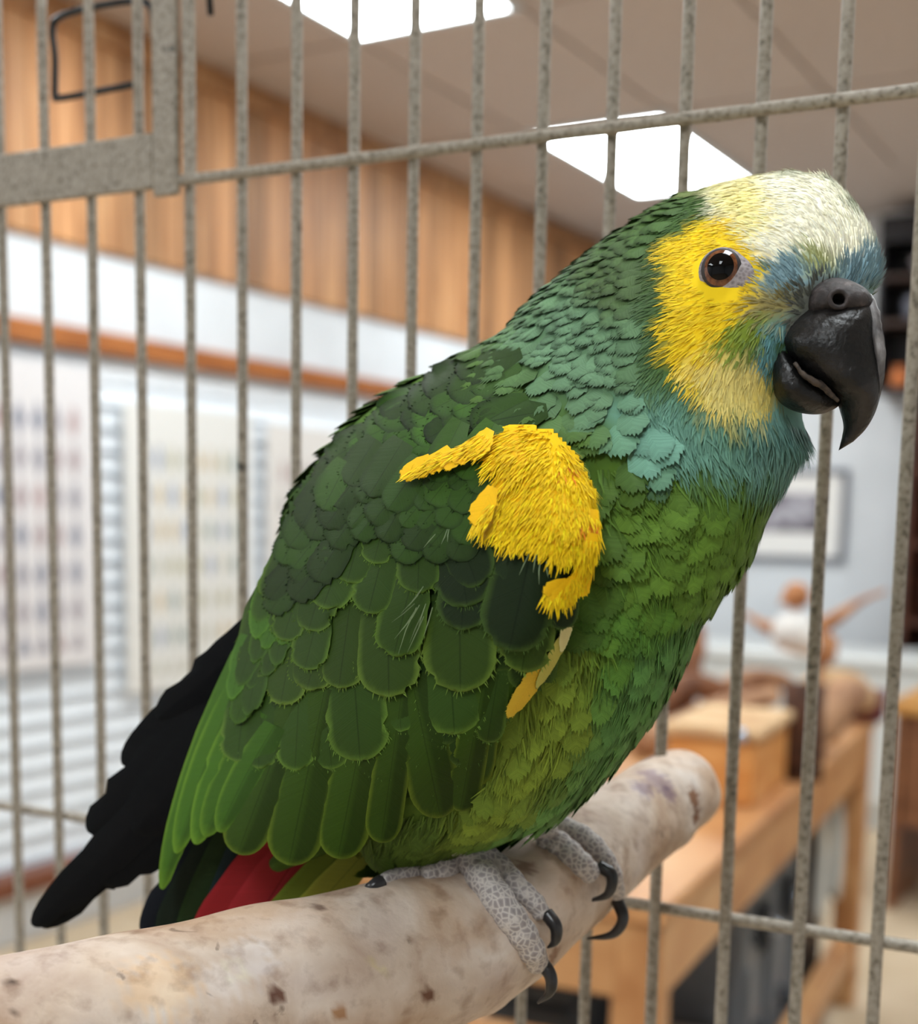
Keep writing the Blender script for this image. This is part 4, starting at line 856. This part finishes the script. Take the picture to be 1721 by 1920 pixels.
# ---- contour plumage over the whole body
FLOW = [(1480, 335, -.9, .0), (1600, 400, -.5, -.75), (1640, 480, .1, -.9), (1560, 510, -.2, -.8), (1480, 520, -.6, -.5), (1420, 450, -.8, -.3), (1350, 400, -1, .1), (1260, 450, -1, .0), (1250, 540, -1, .1), (1260, 620, -.9, .5), (1300, 720, -.5, .9), (1400, 740, -.1, 1), (1460, 640, -.3, .9), (1480, 780, .1, 1),
        (1200, 420, -1, .35), (1100, 490, -.8, .7), (1000, 580, -.5, .9), (950, 640, -.6, .8), (1050, 720, .0, 1), (1160, 600, -.5, .9), (1200, 800, .45, .9), (1350, 860, .25, 1), (1490, 860, .1, 1), (1180, 950, .5, .85), (1400, 960, -.05, 1), (1150, 1100, .35, .95), (1300, 1120, -.1, 1), (1200, 1300, -.05, 1), (1050, 1300, .1, 1), (1050, 1450, -.15, 1), (900, 1550, -.2, 1), (740, 1590, -.35, .95), (850, 700, -.9, .45), (700, 780, -.85, .5), (600, 900, -.5, .85), (520, 1100, -.3, .95)]
fl = np.array(FLOW); fl[:, 2:] /= np.linalg.norm(fl[:, 2:], axis=1)[:, None]
def flow(x, y):
    d2 = (fl[:, 0]-x)**2+(fl[:, 1]-y)**2+400; w = 1/d2**1.5; v = (w[:, None]*fl[:, 2:]).sum(0); return v/(np.linalg.norm(v)+1e-9)
tri = []
for f in bf:
    tri.append((f[0], f[1], f[2]))
    if len(f) == 4: tri.append((f[0], f[2], f[3]))
tri = np.array(tri); A_, B_, C_ = bv[tri[:, 0]], bv[tri[:, 1]], bv[tri[:, 2]]
cr = np.cross(B_-A_, C_-A_); area = np.linalg.norm(cr, axis=1)/2; nrm = cr/(2*area[:, None]+1e-15)
cen = bv.mean(0)
flip = ((((A_+B_+C_)/3)-np.array([P((bs[min(i//(NB*2), NS-1)][0]+bs[min(i//(NB*2), NS-1)][2])/2, (bs[min(i//(NB*2), NS-1)][1]+bs[min(i//(NB*2), NS-1)][3])/2, bs[min(i//(NB*2), NS-1)][4]) for i in range(len(tri))]))*nrm).sum(1) < 0
nrm[flip] *= -1
def sample(n):
    k_ = rng.choice(len(tri), n, p=area/area.sum()); r1 = np.sqrt(rng.random(n)); r2 = rng.random(n)
    p = A_[k_]*(1-r1)[:, None]+B_[k_]*(r1*(1-r2))[:, None]+C_[k_]*(r1*r2)[:, None]; return p, nrm[k_]
EYE = (1353, 507)
BEAKX = [(1512, 600), (1524, 560), (1550, 540), (1640, 550), (1680, 640), (1660, 860), (1560, 860), (1480, 770), (1458, 740), (1456, 672), (1478, 640)]
pts, nn = sample(15000)
PQ = np.array([proj(q)[:2] for q in pts]); face_sd = poly_sd(FACE, PQ[:, 0], PQ[:, 1]); bx_sd = poly_sd(BEAKX, PQ[:, 0], PQ[:, 1]); eye_d = np.hypot((PQ[:, 0]-EYE[0]), PQ[:, 1]-EYE[1])
cols_ = plum_col(PQ[:, 0], PQ[:, 1])
GV, GF, GC, GU = [], [], [], []
def fan(p, n_, d, l, w, col, edgec, lift):
    s_ = np.cross(n_, d); ntip = 17
    rows = [(0.0, 0.3, 3), (0.4, 0.85, 5), (0.72, 1.0, 9)]
    idx = []
    jit = random.uniform(0.84, 1.18); c = col*jit
    for (t, ww, m_) in rows:
        r_ = []
        for j in range(m_):
            u = -1+2*j/(m_-1); q = p+d*((t-0.10*u*u*t)*l)+s_*(u*ww*w/2)+n_*(lift*l*t+0.10*w*(1-u*u)*ww-0.0006*(1-t)); r_.append(len(GV)); GV.append(q); GC.append(c); GU.append((u, t*1.5))
        idx.append(r_)
    r_ = []
    for j in range(ntip):
        u = -1+2*j/(ntip-1); tt = (1.0-0.3*u*u)*(1.0 if j % 2 == 0 else 0.91)+random.uniform(-.05, .05)
        q = p+d*(tt*l)+s_*(u*0.92*w/2)+n_*(lift*l*tt+0.08*w*(1-u*u)); r_.append(len(GV)); GV.append(q); GC.append(c*(1-edgec*0.8)); GU.append((u, tt*1.5))
    idx.append(r_)
    a, b_ = idx[0], idx[1]; GF.extend([(a[0], a[1], b_[1], b_[0]), (a[1], b_[2], b_[1]), (a[1], a[2], b_[3], b_[2]), (a[2], b_[4], b_[3])])
    a, b_ = idx[1], idx[2]
    for j in range(4): GF.extend([(a[j], b_[2*j+1], b_[2*j]), (a[j], a[j+1], b_[2*j+1]), (a[j+1], b_[2*j+2], b_[2*j+1])])
    a, b_ = idx[2], idx[3]
    for j in range(8): GF.extend([(a[j], b_[2*j+1], b_[2*j]), (a[j], a[j+1], b_[2*j+1]), (a[j+1], b_[2*j+2], b_[2*j+1])])
def strand(p, n_, d, l, w, col, lift):
    s_ = np.cross(n_, d); i = len(GV); c = col*random.uniform(0.75, 1.2); k1 = random.uniform(-.15, .15)
    for (t, ww, ff_) in ((0, .7, 1.0), (0.5, 1, 1.0), (1, .15, 1.0)):
        for u in (-1, 1):
            GV.append(p+d*(t*l)+s_*(u*ww*w/2+k1*l*t*t)+n_*(lift*l*t*(1.4-0.4*t)-0.0005*(1-t))); GC.append(c*ff_); GU.append((u*0.9, t))
    GF.extend([(i, i+1, i+3, i+2), (i+2, i+3, i+5, i+4)])
wing_sd = poly_sd(WINGP, PQ[:, 0], PQ[:, 1]); man_sd = poly_sd(MAN, PQ[:, 0], PQ[:, 1])
WINGX = [(420, 1400), (940, 1380), (885, 1505), (840, 1520), (760, 1530), (715, 1565), (640, 1590), (420, 1600)]
wx_sd = poly_sd(WINGX, PQ[:, 0], PQ[:, 1]); bk_sd = poly_sd([(900, 600), (500, 780), (400, 1250), (620, 1450), (620, 900), (760, 850), (860, 720)], PQ[:, 0], PQ[:, 1])
toC = CAM-pts; toC /= np.linalg.norm(toC, axis=1)[:, None]; front = (nn*toC).sum(1) > 0
for i in range(len(pts)):
    x, y = PQ[i]
    if face_sd[i] > 0: continue
    if front[i] and (wing_sd[i] > 12 or wx_sd[i] > 0 or (PQ[i, 0] < 905+(PQ[i, 1]-640)*0.45 and PQ[i, 1] < 900) or bk_sd[i] > 0): continue
    neck = y < 640+(x-930)*0.42
    if random.random() > (0.55 if neck else (0.30 if y < 1180 else 0.17)): continue
    v2 = flow(x, y); d = RIGHT*v2[0]-UP*v2[1]; n_ = nn[i]; d = d-n_*(d@n_); dl = np.linalg.norm(d)
    if dl < 0.15: d = -UP-n_*(-UP@n_); dl = np.linalg.norm(d)
    d /= dl; d = d+rng.normal(0, .12, 3); d = d-n_*(d@n_); d /= np.linalg.norm(d)
    if neck: l, w, e, lf = .0090, .0070, 0.55, .10
    elif y < 1180: l, w, e, lf = .0125, .0098, 0.25, .10
    else: l, w, e, lf = .0150, .0090, 0.0, .055
    s = random.uniform(.85, 1.2); fan(pts[i], n_, d, l*s, w*s, cols_[i], e, lf)
# fine face and throat strands
p2, n2 = sample(95000); Q2 = np.array([proj(q)[:2] for q in p2]); f2 = poly_sd(FACE, Q2[:, 0], Q2[:, 1]); keep = f2 > -35
p2, n2, Q2, f2 = p2[keep], n2[keep], Q2[keep], f2[keep]
b2 = poly_sd(BEAKX, Q2[:, 0], Q2[:, 1]); jx = Q2+rng.normal(0, 5, Q2.shape); c2 = plum_col(jx[:, 0], jx[:, 1]); toC = CAM-p2; fr2 = (n2*toC).sum(1) > 0
for i in range(len(p2)):
    x, y = Q2[i]
    if f2[i] < 0 and random.random() > 1+f2[i]/35: continue
    ed = math.hypot((x-EYE[0])/1.0, (y-EYE[1])/1.0)
    ca = ((x-EYE[0])*0.73+(y-EYE[1])*0.68)/(ed+1e-6)
    if fr2[i] and (ed < 42*(1+0.5*max(0, ca)**2) or b2[i] > 2): continue
    if not fr2[i] and b2[i] > 25: continue
    v2 = flow(x, y)
    if fr2[i] and ed < 95: pass
    d = RIGHT*v2[0]-UP*v2[1]; n_ = n2[i]; d = d-n_*(d@n_); dl = np.linalg.norm(d)
    if dl < 0.15: continue
    d /= dl; d = d+rng.normal(0, .16, 3); d = d-n_*(d@n_); d /= np.linalg.norm(d)
    blue = 1440 < x < 1680 and 455 < y < 565
    l = .0040 if (blue or y < 560) else .0052
    if y > 780: l = .0075
    if ed < 75: l *= 0.85
    strand(p2[i], n_, d, l*random.uniform(.7, 1.25), .00062 if y < 780 else .0008, c2[i], .26 if blue else .13)
# wispy down along the thigh and belly edge
p3, n3 = sample(46000); Q3 = np.array([proj(q)[:2] for q in p3]); c3 = plum_col(Q3[:, 0], Q3[:, 1])
ok3 = (Q3[:, 1] > 1180) | ((Q3[:, 0] > 1120) & (Q3[:, 1] > 880)); w3 = poly_sd(WINGP, Q3[:, 0], Q3[:, 1])
for i in np.nonzero(ok3)[0]:
    if w3[i] > 0 or (Q3[i, 0] < 940 and poly_sd(WINGX, Q3[i:i+1, 0], Q3[i:i+1, 1])[0] > 0): continue
    x, y = Q3[i]; v2 = flow(x, y); d = RIGHT*v2[0]-UP*v2[1]; n_ = n3[i]; d = d-n_*(d@n_); dl = np.linalg.norm(d)
    if dl < 0.2: continue
    d /= dl; d = d+rng.normal(0, .14, 3); d = d-n_*(d@n_); d /= np.linalg.norm(d)
    strand(p3[i]+n_*0.0008, n_, d, .0085*random.uniform(.6, 1.3), .0007, c3[i]*random.choice((0.75, 1.0, 1.2)), .12)
for q, d, w_, pm, c in FRI:
    d = d+rng.normal(0, .18, 3)*1.0; d /= np.linalg.norm(d); strand(q-d*(w_*pm*0.05), -FWD, d, w_*pm*random.uniform(.07, .16), 2.2*pm, c, .02)
# soft yellow barbs over the shoulder
WB = BVHTree.FromPolygons([tuple(v) for v in wv]+[tuple(v) for v in YV], [tuple(f) for f in wf]+[tuple(i_+len(wv) for i_ in f) for f in YF])
for _ in range(10000):
    x = random.uniform(750, 1135); y = random.uniform(780, 1140)
    if poly_sd(YEL, np.array([x]), np.array([y]))[0] < 1: continue
    h = WB.ray_cast(Vector(CAM), Vector(ray(x, y)).normalized())
    if h[0] is None: continue
    n_ = np.array(h[1]); n_ = n_ if n_@FWD < 0 else -n_; dd = np.array(ydir(x, y), float); dd /= np.linalg.norm(dd); d = RIGHT*dd[0]-UP*dd[1]+rng.normal(0, .14, 3); d -= n_*(d@n_); d /= np.linalg.norm(d)
    fleck = min(math.hypot(x-1066, (y-878)*1.2)-16, math.hypot((x-1104)*1.0, (y-975)*2)-22, math.hypot((x-996)*.6, (y-797)*2)-12, math.hypot((x-850)*.5, (y-828)*2)-10)
    c = lin((246, 204, 18)) if fleck > 0 or random.random() < 0.55 else lin((222, 120, 28))
    strand(np.array(h[0]), n_, d, random.uniform(.003, .0062), .0006, c*random.uniform(.9, 1.2), .08)
# pale bare shafts and split barbs among the coverts
for (x0, y0, x1, y1, k_) in ((790, 1140, 752, 1222, 7), (782, 1112, 740, 1165, 3), (1006, 1050, 990, 1100, 4), (826, 990, 806, 1024, 3)):
    for _ in range(k_):
        ox, oy = rng.normal(0, 12, 2); xa, ya, xb, yb = x0+ox, y0+oy, x1+ox*1.8, y1+oy*0.6
        qa = P(xa, ya, float(ZW(xa, ya))-.0075); qb = P(xb, yb, float(ZW(xb, yb))-.0082); l_ = np.linalg.norm(qb-qa); strand(qa, -FWD, (qb-qa)/l_, l_*random.uniform(.5, 1), .00032, lin((122, 140, 104)), .0)
pl = mesh_obj('plumage', GV, GF, FMs, par, cols=np.clip(np.array(GC), 0, 1), uvs=np.array(GU), fixn=False, smooth=True)
setp(pl, kind='stuff')

# ---- eye
ez = cast(BB, *EYE); 
def skin_mat():
    m, nt, b = newmat('grey_skin'); tc = nd(nt, 'ShaderNodeTexCoord'); vo = nd(nt, 'ShaderNodeTexVoronoi'); vo.inputs['Scale'].default_value = 900; nt.links.new(tc.outputs['Object'], vo.inputs['Vector'])
    r_ = ramp(nt, [(0.0, (104, 96, 98)), (0.5, (148, 138, 140)), (1, (172, 164, 164))], vo.outputs['Distance']); nt.links.new(r_.outputs[0], b.inputs['Base Color']); b.inputs['Roughness'].default_value = 0.6
    bp = nd(nt, 'ShaderNodeBump'); bp.inputs['Strength'].default_value = 0.4; bp.inputs['Distance'].default_value = 0.0004; nt.links.new(vo.outputs['Distance'], bp.inputs['Height']); nt.links.new(bp.outputs[0], b.inputs['Normal']); return m
skin = skin_mat()
# local frame on the face at the eye
ec = P(EYE[0], EYE[1], ez); h_ = BB.find_nearest(Vector(ec)); en = np.array(h_[1]); en = en if en@(CAM-ec) > 0 else -en
en = en*0.45+0.55*(CAM-ec)/np.linalg.norm(CAM-ec); en /= np.linalg.norm(en)
eu = RIGHT-en*(RIGHT@en); eu /= np.linalg.norm(eu); ev = np.cross(en, eu); pxm = ez/F
def dome(rx_, ry_, h0, h1, c, n=32, rings=5, off=0.0, power=2.0, tear=0.0):
    vs = [c+en*(h1+off)]; fs = []
    for i in range(1, rings+1):
        q = i/rings
        for j in range(n):
            th = 2*math.pi*j/n; k_ = 1+tear*max(0, math.cos(th+0.75))**2
            vs.append(c+eu*rx_*q*k_*math.cos(th)+ev*ry_*q*k_*math.sin(th)+en*(off+h0+(h1-h0)*(1-q**power)+0.0022*(k_-1)*q))
    fs = [(0, 1+j, 1+(j+1) % n) for j in range(n)]+[(1+(i-1)*n+j, 1+i*n+j, 1+i*n+(j+1) % n, 1+(i-1)*n+(j+1) % n) for i in range(1, rings) for j in range(n)]
    return vs, fs
vs, fs = dome(43*pxm, 43*pxm, 0.0003, 0.0024, ec, tear=0.6); mesh_obj('eye_ring', vs, fs, skin, par)
eyem, nt, b = newmat('eye_iris'); tc = nd(nt, 'ShaderNodeTexCoord'); nz = nd(nt, 'ShaderNodeTexNoise'); nz.inputs['Scale'].default_value = 900; nt.links.new(tc.outputs['Object'], nz.inputs['Vector']); r_ = ramp(nt, [(0.3, (84, 46, 26)), (0.7, (132, 80, 46))], nz.outputs['Fac']); nt.links.new(r_.outputs[0], b.inputs['Base Color']); b.inputs['Roughness'].default_value = 0.08; b.inputs['Coat Weight'].default_value = 0.25; b.inputs['Coat Roughness'].default_value = 0.02
pupm = plain('eye_pupil', (4, 4, 5), 0.05, spec=0.25)
lidm = plain('eye_lid', (46, 40, 40), 0.6)
vs, fs = dome(37.5*pxm, 38*pxm, 0.0017, 0.0032, ec, power=4); lid = mesh_obj('eyelid', vs, fs, lidm, par)
vs, fs = dome(33*pxm, 34*pxm, 0.0022, 0.0046, ec); eyeo = mesh_obj('eye', vs, fs, eyem, par)
vs, fs = dome(24.5*pxm, 25.5*pxm, 0.0037, 0.0051, ec); mesh_obj('pupil', vs, fs, pupm, eyeo)

# ---- beak
beakm = noise_mat('beak_horn', [(0.36, (10, 10, 10)), (0.50, (24, 22, 22)), (0.62, (44, 40, 39)), (0.78, (76, 70, 67))], scale=42, rough=0.38, detail=9, bump=0.35, bumpscale=420, spec=0.4, distortion=0.6)
beakr = noise_mat('beak_ridge', [(0.35, (52, 48, 48)), (0.55, (108, 104, 104)), (0.7, (160, 156, 156))], scale=260, rough=0.5, detail=6, bump=0.5, stretch=(1, 1, 0.35))
cerem = noise_mat('cere_skin', [(0.3, (38, 34, 34)), (0.6, (66, 58, 57)), (0.8, (104, 92, 88))], scale=300, rough=0.65, detail=6, bump=0.5)
def loft(st, ns, nb, name, m, parent, pole0=None, pole1=None, power=1.0, ret=False):
    s = spline(st, ns); vs = []
    for lx, ly, rx, ry, zc, hd, dz in s:
        for j in range(nb):
            th = 2*math.pi*j/nb; u = math.cos(th); v = math.sin(th); v = math.copysign(abs(v)**power, v)
            vs.append(P((lx+rx)/2+(rx-lx)/2*u, (ly+ry)/2+(ry-ly)/2*u, zc-hd*v-dz*u))
    fs = [(i*nb+j, i*nb+(j+1) % nb, (i+1)*nb+(j+1) % nb, (i+1)*nb+j) for i in range(ns-1) for j in range(nb)]
    for pole, i0, rev in ((pole0, 0, 1), (pole1, (ns-1)*nb, 0)):
        k_ = len(vs)
        if pole is None: vs.append(np.mean(vs[i0:i0+nb], axis=0))
        else: vs.append(P(*pole))
        fs += [(k_, i0+(j+1) % nb, i0+j) if rev else (k_, i0+j, i0+(j+1) % nb) for j in range(nb)]
    return mesh_obj(name, vs, fs, m, parent)
UB = [(1500, 570, 1632, 556, .402, .0105, .006), (1476, 605, 1643, 594, .398, .0125, .004), (1466, 635, 1651, 640, .397, .0135, .002), (1478, 672, 1656, 682, .397, .013, .003), (1518, 712, 1654, 722, .397, .012, .004), (1562, 744, 1648, 752, .398, .010, .005), (1576, 776, 1638, 780, .398, .0075, .003), (1581, 800, 1622, 806, .398, .005, .002), (1578, 822, 1600, 828, .398, .0026, .001)]
ub = loft(UB, 40, 36, 'upper_beak', beakm, par, pole0=(1565, 548, .402), pole1=(1572, 845, .398), power=0.9)
LB = [(1444, 676, 1470, 640, .404, .008, .0), (1446, 715, 1492, 668, .402, .0125, .0), (1454, 745, 1520, 690, .401, .0138, .0), (1478, 766, 1545, 708, .401, .0132, .0), (1510, 776, 1562, 722, .401, .0115, .0), (1542, 776, 1575, 735, .401, .0085, .0), (1566, 766, 1580, 748, .401, .004, .0)]
lb = loft(LB, 28, 28, 'lower_beak', beakm, par, pole0=(1448, 655, .405), pole1=(1578, 757, .401))
# worn grey ridge along the culmen
s = spline([P(1624, 556, .3945), P(1634, 590, .3915), P(1643, 628, .389), P(1650, 668, .388), P(1651, 706, .3885), P(1648, 740, .390)], 26)
G().tube(s, np.interp(np.linspace(0, 1, 26), [0, .15, .6, 1], [.0016, .0024, .0016, .0004]), 10, jitter=0.1).build('culmen_ridge', beakr, ub, smooth=True)
s = spline([P(1490, 680, .3885), P(1504, 700, .3872), P(1522, 713, .387), P(1540, 722, .3874), P(1560, 742, .3885), P(1572, 752, .389)], 26)
G().tube(s, np.interp(np.linspace(0, 1, 26), [0, .5, 1], [.0005, .0011, .0005]), 8, jitter=0.25).build('beak_edge', noise_mat('beak_flake', [(0.4, (40, 34, 30)), (0.6, (78, 66, 57)), (0.75, (60, 52, 48))], scale=500, rough=0.7), ub, smooth=True)
CE = [(1508, 566, 1530, 526, .401, .006, 0), (1516, 590, 1558, 520, .399, .0095, .001), (1548, 604, 1590, 524, .3975, .0105, .003), (1590, 606, 1622, 540, .397, .0100, .004), (1618, 598, 1638, 560, .398, .007, .004)]
cere = loft(CE, 70, 84, 'cere', cerem, par)
nz_c = P(1572, 561, .3868)
def ringtube(c, r0, r1, name, m, parent):
    s = [c+RIGHT*r0*math.cos(a)+UP*r0*0.95*math.sin(a) for a in np.linspace(0, 2*math.pi, 25)]; return G().tube(s, r1, 8, cap=False).build(name, m, parent, smooth=True)
ringtube(nz_c, .0026, .0008, 'nostril_rim', cerem, cere)
bm = bmesh.new(); bm.from_mesh(cere.data); off_ = rootloc(cere); kill = []
for f_ in bm.faces:
    q_ = np.array(f_.calc_center_median())+off_-nz_c
    if abs(q_@FWD) < 0.006 and math.hypot(q_@RIGHT, q_@UP/0.95) < 0.0024: kill.append(f_)
bmesh.ops.delete(bm, geom=kill, context='FACES'); bm.to_mesh(cere.data); bm.free()
vs = []; nn_ = 24; prof = [(.0027, -.0004), (.0024, .0008), (.0023, .003), (.002, .0055), (.0012, .0062)]
for r_, dp in prof:
    for j_ in range(nn_):
        a_ = 2*math.pi*j_/nn_; vs.append(nz_c+RIGHT*r_*math.cos(a_)+UP*r_*0.95*math.sin(a_)+FWD*dp)
fs = [(i_*nn_+j_, i_*nn_+(j_+1) % nn_, (i_+1)*nn_+(j_+1) % nn_, (i_+1)*nn_+j_) for i_ in range(len(prof)-1) for j_ in range(nn_)]+[tuple(range((len(prof)-1)*nn_, len(prof)*nn_))]
mesh_obj('nostril', vs, fs, cerem, cere, fixn=False)

# ---- feet
def foot_mat():
    m, nt, b = newmat('foot_scales'); tc = nd(nt, 'ShaderNodeTexCoord'); vo = nd(nt, 'ShaderNodeTexVoronoi', feature='DISTANCE_TO_EDGE'); vo.inputs['Scale'].default_value = 480; nt.links.new(tc.outputs['Object'], vo.inputs['Vector'])
    r_ = ramp(nt, [(0.0, (208, 200, 194)), (0.08, (188, 180, 176)), (0.2, (158, 149, 148)), (0.6, (138, 129, 130))], vo.outputs['Distance']); nt.links.new(r_.outputs[0], b.inputs['Base Color']); b.inputs['Roughness'].default_value = 0.65
    bp = nd(nt, 'ShaderNodeBump'); bp.inputs['Strength'].default_value = 0.7; bp.inputs['Distance'].default_value = 0.0006; nt.links.new(vo.outputs['Distance'], bp.inputs['Height']); nt.links.new(bp.outputs[0], b.inputs['Normal']); return m
ftm = foot_mat(); clawm = noise_mat('claw_horn', [(0.3, (18, 17, 18)), (0.7, (52, 50, 52))], scale=160, rough=0.3, spec=0.5)
def toepath(px, r0, zfix=None):
    o = []; last = None
    for i, (x, y) in enumerate(px):
        z = cast(PB, x, y)
        if z is None: z = last if last is not None else .46
        elif last is not None and z-last > 0.012: z = last+0.002
        last = z; o.append((x, y, z))
    return o
def toe(parent, px, rad, claw=None, nm='toe', knuckles=5, zoff=0.6):
    pp = toepath(px, rad); s = spline([P(x, y, z-r*z/F*zoff) for (x, y, z), r in zip(pp, rad)], 36)
    rr = np.interp(np.linspace(0, 1, 36), np.linspace(0, 1, len(rad)), rad)*1.1*pp[0][2]/F
    rr = rr*(1+0.12*np.abs(np.sin(np.linspace(0, math.pi*knuckles, 36)))-0.03)
    rr[0] *= .9; rr[-1] *= 0.75
    t_ = G().tube(s, rr, 16).build(nm, ftm, parent, smooth=True)
    if claw:
        z0 = pp[-1][2]-rad[-1]*pp[-1][2]/F*0.6
        cz = [z0-0.001, z0-0.003, z0-0.002, z0+0.0005]
        s = spline([P(x, y, z) for (x, y), z in zip(claw, cz)], 22); G().tube(s, np.interp(np.linspace(0, 1, 22), [0, .2, .6, 1], [.0024, .0024, .0019, .0004]), 12).build('claw', clawm, parent, smooth=True)
def foot(ankle, nm='foot'):
    x, y, z, r = ankle; s = spline([P(x-12, y-50, z+.004), P(x-4, y-20, z), P(x+4, y+10, z-0.002)], 12)
    return G().tube(s, np.interp(np.linspace(0, 1, 12), [0, .5, 1], [r*.85, r, r*.95]), 16).build(nm, ftm, par, smooth=True)
zf = cast(PB, 880, 1640)-0.003
f1 = foot((872, 1588, zf+0.001, .0056))
toe(f1, [(874, 1590), (905, 1645), (941, 1698), (974, 1743), (998, 1784), (1008, 1812)], [27, 27, 26, 24, 22, 17], [(1012, 1800), (1032, 1830), (1031, 1860), (1008, 1881)], knuckles=7)
toe(f1, [(893, 1590), (938, 1626), (972, 1664), (1003, 1695), (1018, 1720)], [20, 19, 18, 17, 14], [(1024, 1712), (1042, 1738), (1041, 1764), (1027, 1777)], knuckles=6, zoff=0.5)
toe(f1, [(876, 1600), (846, 1622), (812, 1634), (790, 1640)], [25, 22, 18, 12], None, knuckles=3)
toe(f1, [(830, 1620), (780, 1634), (740, 1644), (712, 1654)], [16, 16, 14, 10], [(716, 1652), (700, 1662), (690, 1668), (684, 1676)], knuckles=3)
zf2 = cast(PB, 1040, 1590)-0.003
f2_ = foot((1022, 1560, zf2+0.002, .0046))
toe(f2_, [(1016, 1570), (1050, 1585), (1086, 1618), (1112, 1642)], [22, 21, 21, 18], [(1122, 1622), (1147, 1642), (1140, 1676), (1104, 1690)], knuckles=5)
toe(f2_, [(1042, 1545), (1090, 1566), (1124, 1598), (1148, 1640), (1157, 1682)], [17, 17, 17, 16, 13], [(1154, 1682), (1168, 1722), (1148, 1752), (1100, 1760)], knuckles=6)
print('FEATHERS', FC['n'], 'plumage tris', len(GF))
